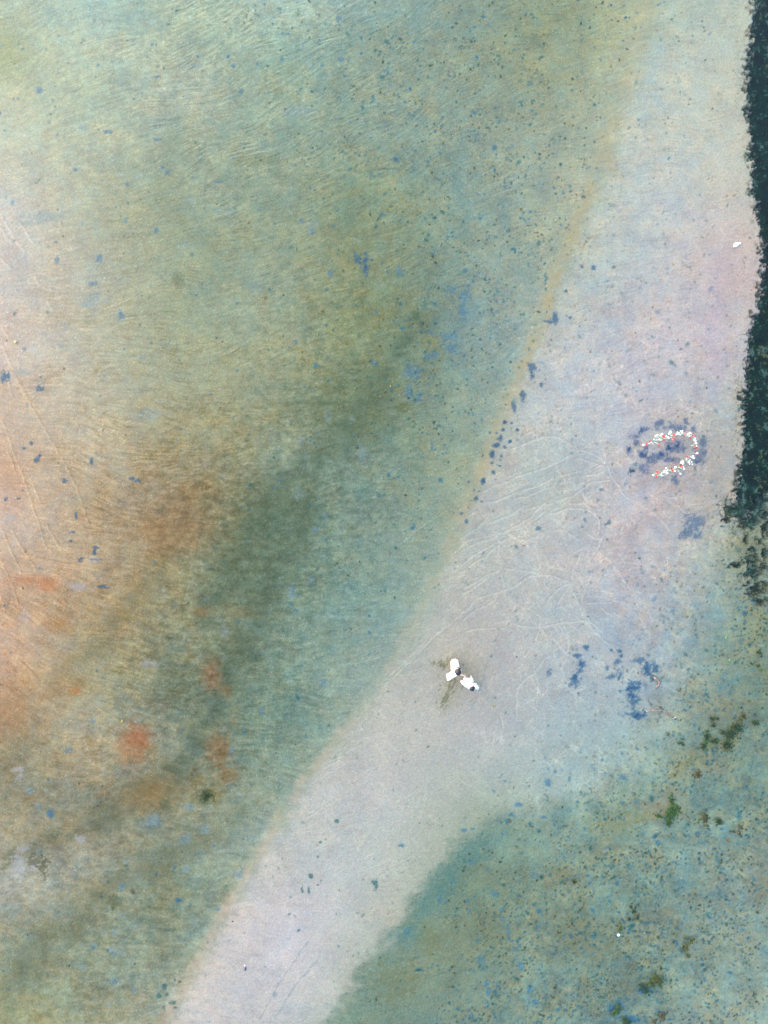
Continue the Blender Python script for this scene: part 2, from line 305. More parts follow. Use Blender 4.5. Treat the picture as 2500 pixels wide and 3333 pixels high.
# orange algae stains
for t in [(438,2411,42,44,(172,112,76),.75),(450,2402,24,26,(170,104,70),.3),(425,2455,45,45,(176,138,96),.5),(709,2445,34,48,(142,112,76),.75),(740,2526,30,26,(148,122,82),.7),
          (689,2193,26,46,(152,118,84),.75),(655,1994,26,14,(160,130,90),.5),(492,2590,70,48,(150,122,78),.6),(690,2590,26,30,(140,122,72),.5),(98,1890,60,14,(200,140,98),.5),(150,1905,26,18,(198,134,90),.6),
          (241,2250,16,12,(196,134,86),.7),(180,2028,34,20,(176,132,82),.6),(527,1741,100,60,(164,130,88),.4),(600,1690,70,55,(156,130,92),.35),(770,1990,60,20,(140,124,84),.4),(0,1560,60,60,(208,168,134),.3),
          (15,2330,50,60,(182,136,90),.35),(150,2250,110,40,(166,134,90),.22),(735,2250,16,20,(150,112,74),.5),(760,2350,12,20,(150,126,86),.4)]:
    blob(t[0], t[1], t[2], t[3], t[4], t[5], 0.45, 0.75)
for t in [(670,2594,19,17,(66,86,62),.8),(370,2937,22,16,(88,98,72),.7),(535,2620,12,18,(90,104,78),.55),(290,910,1,1,DG,0),(573,912,14,16,(112,124,98),.6),(845,520,50,14,(128,140,104),.5),
          (1310,1325,20,9,(104,118,78),.7),(1400,1112,24,18,(140,146,102),.6),(1420,1150,26,30,(142,148,106),.5),(900,1650,110,60,(92,112,86),.4),(840,1800,110,90,(96,116,92),.4),(1090,1330,120,50,(104,122,92),.45),
          (780,1900,60,50,(92,112,88),.4),(760,2110,60,40,(92,108,84),.4),(560,2230,50,50,(98,112,88),.4),(1180,1230,100,50,(108,124,90),.35),(2,170,60,70,(140,160,104),.4)]:
    blob(t[0], t[1], t[2], t[3], t[4], t[5], 0.7, 0.85)
S1 = .7535
many([(655,187,6),(675,327,14,5),(165,385,13),(54,422,5),(74,420,5),(460,565,18,8),(1005,278,8),(1310,187,5),(1110,270,6),(1470,250,9),(1375,250,5),(1040,390,8),(675,600,12,6),(722,740,11),(700,718,8),(322,728,8),(548,797,7),(497,893,4),(672,990,10),(1350,1002,11),(940,782,14,6),(1005,680,5),(410,328,4),(290,266,4),(225,428,4),(440,778,4),(1463,75,10),(1210,50,4),(1490,320,8),(1535,1090,8),(1305,950,8)], S1, 0, 0, BL, .65)
many([(990,910,14,16),(820,860,12),(800,1052,14,9),(350,960,10),(1290,475,60,22),(845,275,12),(1325,260,12),(200,930,90,16),(120,960,60,10),(1100,340,14),(1340,970,22,26),(940,910,9),(355,550,12)], S1, 0, 0, PB, .42)
many([(427,10,12),(240,14,8,14),(395,118,16,7),(520,250,10,16),(845,168,5),(1023,202,5),(818,510,4),(1023,493,6),(780,748,4),(907,596,4),(535,400,5),(735,962,4),(1195,830,5),(1275,370,8),(1428,70,9,14),(1625,240,9),(1615,460,12),(1215,965,7),(1190,995,7)], S1, 0, 833, BL, .65)
many([(400,185,28,25),(452,192,12),(370,205,20,10),(605,435,16,12),(685,628,8),(260,385,14,7),(1290,1030,22,22),(1520,705,10,14),(1415,690,14,18),(960,945,8,12),(640,690,60,25),(1110,130,20),(85,500,30,12),(1300,800,14),(1560,850,14,40),(520,270,14)], S1, 0, 833, PB, .38)
many([(15,522,16,16),(170,562,10,20),(155,880,12,9),(168,862,6,10),(392,890,6,10),(560,960,14,6),(590,970,12,6),(272,970,10,6),(1580,35,10,32),(1545,15,12),(1570,12,20,6),(100,828,4),(130,810,5),(20,1050,6),(75,1046,5)], S1, 0, 833, (62,102,142), .72, 1.1, .7)
many([(325,12,5,14),(308,88,10,5),(304,125,4),(412,154,12,5),(404,178,6,12),(350,203,10,4),(400,206,20,4),(440,325,18,6),(345,215,10,3)], S1, 0, 1666, (70,100,140), .75, .9)
many([(330,322,40,12),(105,455,20,22),(400,210,26,14),(35,30,22,16),(350,330,40,12),(970,520,16,26),(640,660,30,16),(575,855,8)], S1, 0, 1666, LV, .42)
many([(885,380,6),(1280,425,9),(1395,740,14),(1130,862,8,18),(1000,1030,7,14),(1070,130,6),(940,152,6),(1340,300,8,20),(1260,345,10,26),(1130,610,6),(780,945,5),(870,768,5),(578,675,5),(452,708,5),(1480,922,6),(1360,82,10),(1405,20,8),(290,1035,14),(400,905,8),(1050,955,8),(1210,985,6),(1320,545,7)], S1, 0, 1666, (108,146,172), .6)
many([(80,42,15,13),(72,8,22,10),(95,352,24,11),(75,425,30,38),(150,430,20,12),(345,310,22,14)], S1, 0, 2500, (186,190,198), .6)
many([(128,103,16,13),(165,175,16,12),(815,170,18,16),(660,230,26,26),(800,312,22,18),(880,275,18,16),(1030,465,16),(805,440,14),(525,520,14),(440,710,9),(490,712,12),(580,690,8),(400,775,14),(480,790,16),(515,797,10),(490,930,15),(575,968,12),(360,862,12),(325,858,10),(520,640,8),(380,398,8),(445,494,6),(540,410,6),(240,645,6),(405,1010,8),(470,1030,8)], S1, 0, 2500, (128,162,180), .55)
many([(213,202,14,14),(767,577,10,8),(820,592,5),(753,435,5,8),(528,512,7),(925,340,4),(512,572,5)], S1, 0, 2500, (66,120,164), .75)
many([(680,992,8),(745,1018,10),(705,1042,8),(710,950,8),(720,985,6),(760,1035,5),(1340,465,8),(1375,382,5),(1385,490,5),(1335,530,4,14),(1305,520,4,10),(1250,632,4),(1290,702,5),(1455,228,7),(1385,322,4),(1620,500,10,16)], S1, 0, 2500, TL, .7, .9)
many([(160,405,34,16),(185,430,12,30)], S1, 0, 2500, (84,88,66), .55, 1.2)
# blue holes and tufts along the bar edge
many([(395,65,14),(355,210,20),(322,270,26,18),(285,355,20,26),(440,245,14),(380,130,10),(510,135,16,10),(265,160,10),(322,163,10),(200,595,16,28),(120,678,12),(165,688,12),(140,755,14,20),(185,780,8),(280,435,16,8),(370,370,12),(395,290,14),(50,965,14,18),(460,75,10),(360,410,8),(290,520,14),(75,605,10),(10,890,14),(350,460,14,10)], .3617, 1500, 1350, (74,108,142), .75, .6)
many([(1120,940,12,18),(1330,960,14,16),(1305,990,12,12),(1265,675,16,10),(1050,2160,22,16),(1135,2090,18,14),(1430,2130,16,12),(1545,505,22),(1450,2170,14),(1360,2120,14),(700,1025,18,14),(500,1190,12,12),(1100,1010,12,8),(1250,930,8,8)], .3617, 1500, 1350, (84,124,148), .65, .9)
many([(640,480,16,20),(640,520,10,10),(600,600,10,22),(562,650,9,20),(520,718,6),(470,858,7,12),(680,555,7),(740,270,10,24),(715,285,14,6),(788,150,6),(805,268,6),(430,970,6,8),(505,800,5),(545,800,6),(515,752,6),(575,750,5),(480,820,12,6),(905,50,8),(855,45,6),(993,47,6)], S1, 1250, 833, (72,108,144), .7)
many([(340,240,14,26),(345,270,12,10),(290,345,26,14),(290,390,26,14),(300,410,10),(105,590,14,24),(65,62,12,14),(150,610,12,18),(120,500,26,30),(210,430,20,14),(205,330,8),(350,165,16,20),(300,140,12),(210,820,8,12)], S1, 1250, 833, (86,132,164), .6, .9)
# around the flowers
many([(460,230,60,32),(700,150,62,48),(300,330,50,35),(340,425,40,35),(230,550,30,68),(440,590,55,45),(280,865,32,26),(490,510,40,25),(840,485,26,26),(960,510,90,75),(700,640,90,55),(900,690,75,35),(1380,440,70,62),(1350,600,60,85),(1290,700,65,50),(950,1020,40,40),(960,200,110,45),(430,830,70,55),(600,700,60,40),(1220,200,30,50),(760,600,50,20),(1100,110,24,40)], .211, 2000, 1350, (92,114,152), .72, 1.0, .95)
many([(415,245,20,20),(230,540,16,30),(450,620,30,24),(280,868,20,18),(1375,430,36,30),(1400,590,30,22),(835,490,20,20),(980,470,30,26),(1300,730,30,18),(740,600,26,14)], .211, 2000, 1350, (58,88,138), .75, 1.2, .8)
many([(435,175,22,16),(470,265,22,38),(505,265,12,26),(460,345,24,18),(400,460,38,56),(420,420,36,26),(130,368,22,26),(530,95,18),(855,248,26,22),(885,135,16,12),(1180,320,38,55),(1255,285,22,36),(1280,340,24,30),(890,385,24,50),(1080,475,50,20),(1020,500,28,22),(1080,530,60,28),(1000,600,44,44),(1030,680,40,60),(1090,830,42,32),(1020,815,70,14),(1160,790,22,18),(1245,425,24,26),(750,310,14,20),(800,410,50,14),(800,115,12),(910,190,14),(1110,235,50,18),(900,570,14),(440,590,16,12)], .3014, 1750, 2080, (78,118,154), .72, 1.1, .8)
many([(1180,330,22,34),(470,270,14,26),(1085,845,32,18),(1000,610,26,26),(415,410,20,16),(1160,790,14,12),(1070,530,28,14)], .3014, 1750, 2080, (40,94,144), .45, 1.2, .8)
many([(2262,1700,26,22),(2235,1740,18,12),(2270,1745,12,8)], 1, 0, 0, (92,122,158), .65, .8)
many([(100,710,13),(240,577,11),(655,470,16,10),(512,622,9,14),(480,550,11),(540,705,8,26),(420,830,16,24),(445,940,10,12),(590,862,10,22),(405,755,9),(450,975,10,14),(660,1022,10),(635,960,10,16),(360,580,9),(370,625,9),(555,205,12,9),(580,160,10,6),(710,62,12),(1030,40,14,10),(75,335,12,5),(450,447,10),(515,660,10),(1185,328,10),(345,268,12,6),(570,790,8),(380,412,14,9),(300,490,10),(690,215,12,6)], S1, 1250, 2500, (78,136,170), .7, .8)
many([(290,450,60,30),(380,360,50,30),(250,520,60,34),(100,720,50,26),(180,600,50,26),(390,400,60,22)], S1, 1250, 2500, (96,142,140), .45, .9, .8)
many([(1000,1045,28,26),(1080,1095,40,16),(1130,965,22,16)], S1, 1250, 2500, (58,120,160), .75, .5, .7)
# brown and tan stains in the pool
for t in [(2330,2310,60,30,(160,152,118)),(2240,2480,45,22,(150,150,112)),(2340,2500,26,14,(156,148,122)),(2210,2525,26,14,(154,150,108)),(2150,2640,50,40,(158,146,122)),(2070,2660,60,14,(146,148,104)),(1990,2700,60,24,(142,146,108)),
          (1810,2860,60,26,(136,136,112)),(1560,3050,90,60,(130,142,116)),(1400,3060,26,40,(134,138,98)),(1590,2840,60,26,(126,138,120)),(2480,2850,40,80,(134,130,112)),(2140,3000,70,40,(130,132,116)),(1290,3200,60,50,(124,132,98)),
          (1900,3060,100,60,(128,136,112)),(2420,1300,30,40,(180,172,160)),(2330,1490,40,120,(178,178,172)),(2460,2010,30,60,(150,160,130)),(2440,1790,50,60,(150,152,112)),(2320,3100,80,50,(138,148,128))]:
    blob(t[0], t[1], t[2], t[3], t[4], .5, .9, .9)
blob(2385, 880, 90, 70, (200,184,186), .4, .6, .9); blob(2330, 1080, 26, 160, (194,184,204), .35, .6, .8)
# murky sand kicked up around the couple
blob(1500, 2178, 62, 46, (176,178,164), .55, .6, .8); blob(1462, 2262, 26, 44, (168,170,150), .5, .8, .8, -25)

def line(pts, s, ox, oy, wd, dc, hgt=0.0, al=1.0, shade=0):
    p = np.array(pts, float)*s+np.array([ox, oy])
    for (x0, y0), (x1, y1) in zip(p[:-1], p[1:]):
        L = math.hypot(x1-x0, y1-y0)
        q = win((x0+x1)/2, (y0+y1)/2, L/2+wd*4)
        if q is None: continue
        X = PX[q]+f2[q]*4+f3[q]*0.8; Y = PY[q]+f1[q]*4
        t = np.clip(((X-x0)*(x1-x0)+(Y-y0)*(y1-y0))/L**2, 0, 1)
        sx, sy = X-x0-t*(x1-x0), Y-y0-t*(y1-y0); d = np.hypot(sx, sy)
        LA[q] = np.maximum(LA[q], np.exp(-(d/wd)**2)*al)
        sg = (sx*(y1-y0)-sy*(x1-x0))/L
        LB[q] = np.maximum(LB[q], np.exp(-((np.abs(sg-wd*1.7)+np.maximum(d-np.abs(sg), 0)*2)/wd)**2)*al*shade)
LA = np.zeros(PX.shape, np.float32); LB = np.zeros(PX.shape, np.float32)
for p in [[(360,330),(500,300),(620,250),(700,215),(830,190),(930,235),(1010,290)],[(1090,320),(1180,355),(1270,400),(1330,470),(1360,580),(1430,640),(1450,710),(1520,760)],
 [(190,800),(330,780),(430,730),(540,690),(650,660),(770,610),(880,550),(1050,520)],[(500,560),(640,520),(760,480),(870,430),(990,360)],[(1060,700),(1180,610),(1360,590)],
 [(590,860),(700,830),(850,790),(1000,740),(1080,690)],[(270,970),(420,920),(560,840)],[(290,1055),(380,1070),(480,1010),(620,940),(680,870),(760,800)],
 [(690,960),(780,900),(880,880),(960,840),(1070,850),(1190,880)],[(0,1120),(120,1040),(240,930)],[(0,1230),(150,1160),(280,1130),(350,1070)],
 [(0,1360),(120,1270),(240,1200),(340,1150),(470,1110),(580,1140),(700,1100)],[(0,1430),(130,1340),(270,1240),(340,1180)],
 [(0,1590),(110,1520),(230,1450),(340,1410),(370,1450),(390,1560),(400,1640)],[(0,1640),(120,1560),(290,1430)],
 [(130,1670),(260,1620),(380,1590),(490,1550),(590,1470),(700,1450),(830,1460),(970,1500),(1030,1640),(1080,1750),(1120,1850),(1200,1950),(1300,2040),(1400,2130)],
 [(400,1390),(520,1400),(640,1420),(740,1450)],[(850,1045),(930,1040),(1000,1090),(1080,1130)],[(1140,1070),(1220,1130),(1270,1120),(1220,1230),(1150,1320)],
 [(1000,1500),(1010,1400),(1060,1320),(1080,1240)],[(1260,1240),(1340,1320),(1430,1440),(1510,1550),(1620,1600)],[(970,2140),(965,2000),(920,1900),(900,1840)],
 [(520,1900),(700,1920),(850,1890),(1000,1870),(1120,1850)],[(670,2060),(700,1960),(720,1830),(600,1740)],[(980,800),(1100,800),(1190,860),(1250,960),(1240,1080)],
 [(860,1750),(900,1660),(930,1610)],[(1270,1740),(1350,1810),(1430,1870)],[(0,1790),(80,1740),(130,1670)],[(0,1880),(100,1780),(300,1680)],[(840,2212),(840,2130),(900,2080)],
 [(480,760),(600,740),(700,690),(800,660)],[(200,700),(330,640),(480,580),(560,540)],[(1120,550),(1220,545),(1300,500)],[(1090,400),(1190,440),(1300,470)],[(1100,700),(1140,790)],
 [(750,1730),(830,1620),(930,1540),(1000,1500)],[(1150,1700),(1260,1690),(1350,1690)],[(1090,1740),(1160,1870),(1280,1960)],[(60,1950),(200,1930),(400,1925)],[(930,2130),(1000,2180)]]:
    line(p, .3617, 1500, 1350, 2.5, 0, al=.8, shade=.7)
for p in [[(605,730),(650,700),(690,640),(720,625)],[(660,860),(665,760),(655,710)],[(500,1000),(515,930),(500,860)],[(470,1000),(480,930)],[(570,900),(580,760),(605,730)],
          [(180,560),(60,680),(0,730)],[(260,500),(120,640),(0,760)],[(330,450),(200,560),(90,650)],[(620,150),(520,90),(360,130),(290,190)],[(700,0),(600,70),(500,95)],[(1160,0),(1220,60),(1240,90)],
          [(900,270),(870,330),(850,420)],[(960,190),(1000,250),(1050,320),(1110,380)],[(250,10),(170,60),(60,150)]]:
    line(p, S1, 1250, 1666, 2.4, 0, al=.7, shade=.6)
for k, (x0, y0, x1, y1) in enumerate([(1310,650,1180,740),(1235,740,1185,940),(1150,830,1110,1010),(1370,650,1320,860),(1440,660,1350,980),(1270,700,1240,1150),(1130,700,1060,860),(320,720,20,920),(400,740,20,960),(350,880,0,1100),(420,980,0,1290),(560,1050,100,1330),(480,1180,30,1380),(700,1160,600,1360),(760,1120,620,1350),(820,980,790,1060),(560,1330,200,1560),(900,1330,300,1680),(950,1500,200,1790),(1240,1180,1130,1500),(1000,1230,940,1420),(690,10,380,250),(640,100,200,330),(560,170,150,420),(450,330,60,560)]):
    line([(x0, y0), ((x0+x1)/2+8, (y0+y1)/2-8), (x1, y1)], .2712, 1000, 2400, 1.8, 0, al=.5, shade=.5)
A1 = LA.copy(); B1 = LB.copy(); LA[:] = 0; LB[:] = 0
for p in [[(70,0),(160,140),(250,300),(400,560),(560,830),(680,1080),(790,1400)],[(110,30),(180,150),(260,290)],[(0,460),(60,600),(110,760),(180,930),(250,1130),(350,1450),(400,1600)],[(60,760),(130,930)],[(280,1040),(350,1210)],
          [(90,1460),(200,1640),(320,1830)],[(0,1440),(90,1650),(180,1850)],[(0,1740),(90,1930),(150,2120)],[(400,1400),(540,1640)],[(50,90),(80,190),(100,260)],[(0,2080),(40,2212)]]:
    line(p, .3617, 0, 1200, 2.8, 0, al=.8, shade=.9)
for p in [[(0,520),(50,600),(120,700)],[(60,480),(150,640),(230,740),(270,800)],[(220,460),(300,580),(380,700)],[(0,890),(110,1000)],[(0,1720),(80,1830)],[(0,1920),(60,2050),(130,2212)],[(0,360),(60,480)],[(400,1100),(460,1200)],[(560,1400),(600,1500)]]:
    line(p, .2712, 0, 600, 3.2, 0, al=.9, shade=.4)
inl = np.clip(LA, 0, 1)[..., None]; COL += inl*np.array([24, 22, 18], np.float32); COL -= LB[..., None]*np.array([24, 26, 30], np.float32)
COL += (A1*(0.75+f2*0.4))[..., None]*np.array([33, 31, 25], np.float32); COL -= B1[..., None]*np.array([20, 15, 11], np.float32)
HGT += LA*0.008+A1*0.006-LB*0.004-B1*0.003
LA[:] = 0; LB[:] = 0
for p in [[(1120,1090),(1200,940),(1290,810),(1330,750)],[(1190,1080),(1270,950),(1370,830)]]: line(p, S1, 0, 2500, 2.2, 0, al=.8)
for p in [[(460,820),(400,950),(300,1060),(200,1240)]]: line(p, .12, 1540, 2160, 1.3, 0, al=.4)
line([(1590,2150),(1570,2215),(1553,2270),(1530,2310)], 1, 0, 0, 1.6, 0, al=.6)
line([(2445,2600),(2440,2565),(2455,2480)], 1, 0, 0, 1.8, 0, al=.7); line([(2245,2675),(2290,2640),(2320,2632),(2360,2612)], 1, 0, 0, 2.6, 0, al=.8)
line([(1090,548),(1180,556),(1250,545),(1330,552)], 1, 0, 0, 2.4, 0, al=.7)
COL -= LA[..., None]*np.array([34, 26, 18], np.float32)
del A1, B1

# specks: blue pits, dark grains, brown grains
DEN = [[.1,.2,.5,1.8,4,2.4,1.4,.6],[.2,.2,.4,1.2,4,2.8,1.2,.6],[.15,.2,.2,.6,3.2,4,1.4,1],[.1,.1,.15,.7,4,1.6,1.4,2.4],[.1,.1,.1,.8,1.3,.5,1.2,5],
       [.1,.1,.1,.6,.3,.4,2,8],[.1,.1,.1,.4,.1,.6,4,9],[.2,.3,.2,.4,.4,5,12,10],[.2,.5,.4,.3,1.5,13,13,7],[.2,.5,.4,.3,2,13,13,7]]
DT = np.array(DEN)
def dens(x, y):
    u = min(max(x/350.0, 0), 6.999); v = min(max(y/400.0, 0), 8.999); i, j = int(u), int(v); fu, fv = u-i, v-j
    return (DT[j, i]*(1-fu)+DT[j, i+1]*fu)*(1-fv)+(DT[j+1, i]*(1-fu)+DT[j+1, i+1]*fu)*fv
rs = random.Random(5)
def fcol(A, x, y):
    return A[int((y+M0)/ST)+ey, int((x+M0)/ST)+ex]
def stamp(x, y, rx, ry, c, al, rot):
    s = win(x, y, max(rx, ry)+3)
    if s is None: return
    X = PX[s]-x; Y = PY[s]-y; ca, sa = math.cos(rot), math.sin(rot); X, Y = X*ca-Y*sa, X*sa+Y*ca
    k = np.clip(1.45-np.sqrt((X/rx)**2+(Y/ry)**2)*0.95, 0, 1)[..., None]*al
    COL[s] = COL[s]*(1-k)+np.array(c, np.float32)*k
n = 0
for _ in range(110000):
    x = rs.uniform(-M0+8, 2500+M0-8); y = rs.uniform(-M0+8, 3333+M0-8)
    cl = fcol(m1, x, y)+0.6*fcol(f1, x, y)
    if rs.random()*10 > dens(x, y)*max(.08, .6+1.5*cl): continue
    b = fcol(COL, x, y); pool = y > 1800 and fcol(dG, x, y) > 0; r = rs.random()
    if r < (0.8 if pool else 0.82):
        k = rs.uniform(.45, .95); c = b*(1-k)+np.array((46, 112, 154) if rs.random() < .55 else (36, 100, 114))*k; rr = (1.3+2.7*rs.random()**2.5)*(1.7 if rs.random() < .06 else 1)
    elif r < 0.94: c = np.array((40, 66, 56)); rr = rs.uniform(1.5, 3.0)
    else: c = np.array((96, 78, 50)); rr = rs.uniform(1.4, 2.8)
    stamp(x, y, rr*rs.uniform(1, 1.9), rr, c, rs.uniform(.4, .95)*(1-.4*float(fcol(inS, x, y))), rs.uniform(0, 3.14)); n += 1
# stray blue pits in the lagoon
for _ in range(300):
    x = rs.uniform(0, 1300); y = rs.uniform(0, 3333)
    if fcol(dA, x, y) > -30: continue
    cc = rs.choice([(84,130,160), (116,154,174), (116,154,174), (66,110,132)]); rr = rs.uniform(2.0, 5)
    stamp(x, y, rr*rs.uniform(.6, 1.2), rr*rs.uniform(.9, 1.7), cc, rs.uniform(.15, .45), rs.uniform(-.6, .3))
# murk streaks next to the couple
for _ in range(150):
    t = rs.random(); x = 1478-38*t+rs.gauss(0, 9); y = 2212+88*t+rs.gauss(0, 9)
    if rs.random() < .3: x, y = 1438+rs.gauss(0, 14), 2162+rs.gauss(0, 9)
    if rs.random() < .15: x, y = rs.uniform(1420, 1590), rs.uniform(2130, 2330)
    stamp(x, y, rs.uniform(2, 8), rs.uniform(1, 2), (118, 122, 96), rs.uniform(.25, .7), R(rs.uniform(35, 75)))
# sparse pale specks and fewer dark ones on single vertices
gl = rng.random(PX.shape); p = 0.010*(0.25+inL*1.0)*(0.6+table([[1,1,1,1,1,.5,.3,.2]]*2+[[1.2,1.2,1,1,.6,.3,.2,.2]]*2+[[1.4,1.2,1,1,.5,.3,.3,.3]]*5))
kk = (gl < p)[..., None]; COL = np.where(kk, COL+np.array([34, 32, 26], np.float32), COL)
kk = (gl > 1-p*0.35)[..., None]; COL = np.where(kk, COL+np.array([-22, -20, -20], np.float32), COL)

# deep weedy channel on the right
dT = dT-13*sst(1700, 1400, PY)
nT = nz(fbm(PX, PY, 40, 91, 6, 0.75)); nT2 = nz(fbm(PX, PY, 14, 95, 4, 0.8))
kT = sst(-12, 13, dT+nT*7+nT2*6)*(1-sst(1590, 1720, PY+nT*34))
for (bx, by, br, bq) in [(2446,1832,20,22),(2452,1866,22,14),(2432,1752,6,18),(2496,1722,12,20),(2404,1842,14,7),(2490,1845,12,14),(2466,1918,24,16),(2410,1610,22,18),(2440,1640,26,22),(2455,1600,20,24),(2375,1625,9,9),(2425,1760,8,7),(2474,1765,8,12),(2440,1900,14,8),(2488,1960,12,10),(2462,1688,14,16),(2475,1660,16,18),(2400,1668,30,22),(2430,1700,26,18),(2380,1655,18,12),(2492,1800,8,20),(2450,1790,10,8),(2366,1690,14,14),(2470,1905,10,8),(2495,1905,10,16)]:
    dd = np.hypot((PX-bx)/br, (PY-by)/bq)
    kT = np.maximum(kT, sst(1.35, 0.9, dd-nT*0.45-nT2*0.3)*.92)
dark = np.stack([17+nT*4, 48+nT*7, 54+nT*6], -1).astype(np.float32)
low = sst(980, 1180, PY)
right = sst(2440, 2500, PX)*sst(1480, 1620, PY)
dens2 = 0.25*(1-low)+low*(0.55+0.5*right)+0.35*sst(1080,1120,PY)*sst(1240,1150,PY)*sst(2440,2490,PX)+0.5*sst(110, 20, PY)*sst(2450,2480,PX)
spk = sst(2.0-dens2*1.7, 2.9-dens2*1.7, nT2*0.9+nT*0.8)
litc = np.where((nT+f1*3 > 0.3)[..., None], np.array([100, 132, 128], np.float32), np.array([122, 120, 84], np.float32))
dark = dark*(1-spk*0.85)[..., None]+litc*(spk*0.85)[..., None]
COL = COL*(1-kT[..., None])+dark*kT[..., None]
fr = np.exp(-((dT+11)/12.0)**2)*sst(-0.2, 1.4, nT2*.6+nT)*np.where(PY < 1750, .75, .0)
frc = np.where((f1 > 0)[..., None], np.array([74, 92, 70], np.float32), np.array([140, 128, 104], np.float32))
COL = COL*(1-fr[..., None])+frc*fr[..., None]
HGT -= kT*0.22
HGT -= inL*0.06+inG*0.08
HGT += f1*0.004+m1*0.006
Z = -0.022+np.minimum(HGT, 0.012)
COL = np.clip(COL, 6, 250)

me = bpy.data.meshes.new('seabed'); ny, nx = PX.shape
vv = np.empty((ny*nx, 3), np.float32); vv[:, 0] = ((PX-1250)/K).ravel(); vv[:, 1] = ((1666.5-PY)/K).ravel(); vv[:, 2] = Z.ravel()
idx = np.arange(ny*nx, dtype=np.int32).reshape(ny, nx)
q = np.stack([idx[1:, :-1], idx[1:, 1:], idx[:-1, 1:], idx[:-1, :-1]], -1).reshape(-1, 4)
me.vertices.add(len(vv)); me.vertices.foreach_set('co', vv.ravel())
me.loops.add(q.size); me.loops.foreach_set('vertex_index', q.ravel())
me.polygons.add(len(q)); me.polygons.foreach_set('loop_start', np.arange(0, q.size, 4, dtype=np.int32))
me.polygons.foreach_set('use_smooth', np.ones(len(q), bool)); me.update(calc_edges=True)
setcol(me, np.clip((s2l(COL)-OFF)/GAIN, .006, .9).reshape(-1, 3))
mbed = newmat('wet_sand', attr='tint', rough=1.0, spec=0.0, vary=0.06, scale=45.0, bump=0.15)
me.materials.append(mbed)
bed = bpy.data.objects.new('seabed', me); col.objects.link(bed)
tag(bed, 'rippled sand of the shallows with green algae film, pale bar and blue pits', 'seabed', kind='structure')

# ------------------------------------------------------------ the water sheet
mw = bpy.data.materials.new('clear_water'); mw.use_nodes = True; n_ = mw.node_tree.nodes; L_ = mw.node_tree.links; n_.clear()
out = n_.new('ShaderNodeOutputMaterial'); mix = n_.new('ShaderNodeMixShader'); tr = n_.new('ShaderNodeBsdfTransparent'); gs = n_.new('ShaderNodeBsdfGlossy')
tr.inputs[0].default_value = (0.96, 0.985, 0.98, 1); gs.inputs['Roughness'].default_value = 0.06
fz = n_.new('ShaderNodeFresnel'); fz.inputs[0].default_value = 1.33
tc = n_.new('ShaderNodeTexCoord'); mp = n_.new('ShaderNodeMapping'); mp.inputs['Rotation'].default_value = (0, 0, R(-20)); mp.inputs['Scale'].default_value = (2.2, 5.5, 1)
wn = n_.new('ShaderNodeTexNoise'); wn.inputs['Scale'].default_value = 1.0; wn.inputs['Detail'].default_value = 4
bp = n_.new('ShaderNodeBump'); bp.inputs["Strength"].default_value = 0.12; bp.inputs["Distance"].default_value = 0.03
L_.new(tc.outputs['Object'], mp.inputs[0]); L_.new(mp.outputs[0], wn.inputs['Vector']); L_.new(wn.outputs['Fac'], bp.inputs['Height'])
L_.new(bp.outputs[0], gs.inputs['Normal']); L_.new(bp.outputs[0], fz.inputs['Normal'])
L_.new(fz.outputs[0], mix.inputs[0]); L_.new(tr.outputs[0], mix.inputs[1]); L_.new(gs.outputs[0], mix.inputs[2]); L_.new(mix.outputs[0], out.inputs[0])
E = 205.0
wat = mobj('water', [(-E, -E, 0), (E, -E, 0), (E, E, 0), (-E, E, 0)], [(0, 1, 2, 3)], mw)
tag(wat, 'clear ankle-deep water lying over the sand', 'water', kind='structure')

# ------------------------------------------------------------ seaweed: many small blades as real geometry
mweed = newmat('seaweed', attr='tint', rough=0.9, vary=0.2, scale=30, spec=0.05)
random.seed(11); WK = 0.42
def blades(pts, base, hs=(0.015, 0.06), size=(0.012, 0.04), nb=4):
    v, f, c = [], [], []
    for (x, y, cc, sc_) in pts:
        for b in range(nb):
            a_ = random.uniform(0, 6.283); ln = random.uniform(*size)*sc_*1.7; wd = ln*random.uniform(.22, .5)
            ox, oy = x+random.gauss(0, .012*sc_), y+random.gauss(0, .012*sc_); z0 = 0.003+random.uniform(0, .008); z1 = random.uniform(*hs)
            dx_, dy_ = math.cos(a_), math.sin(a_); bend = random.uniform(-.5, .5)
            i = len(v)
            v += [(ox-dy_*wd*.3, oy+dx_*wd*.3, z0), (ox+dy_*wd*.3, oy-dx_*wd*.3, z0),
                  (ox+dx_*ln*.55+dy_*wd*.6, oy+dy_*ln*.55-dx_*wd*.6, z1), (ox+dx_*ln*.5-dy_*wd*.6, oy+dy_*ln*.5+dx_*wd*.6, z1*1.1),
                  (ox+(dx_-dy_*bend)*ln, oy+(dy_+dx_*bend)*ln, z1*random.uniform(.4, .9))]
            f += [(i, i+1, i+2, i+3), (i+3, i+2, i+4)]
            k = random.uniform(.75, 1.25)*WK; c += [tuple(min(.8, q*k) for q in cc)]*5
    return v, f, c
def colmix(pal):
    a_ = s2l(random.choice(pal)); return tuple(a_)
DK = [(28,58,56), (34,66,58), (40,70,60), (48,74,52), (56,78,54), (74,84,60)]
GR = [(44,84,50), (60,104,44), (74,118,50), (40,72,54), (84,110,60)]
OL = [(82,92,52), (104,104,58), (70,78,50), (120,112,66)]
BR = [(92,84,66), (112,92,70), (70,72,58), (126,100,80)]
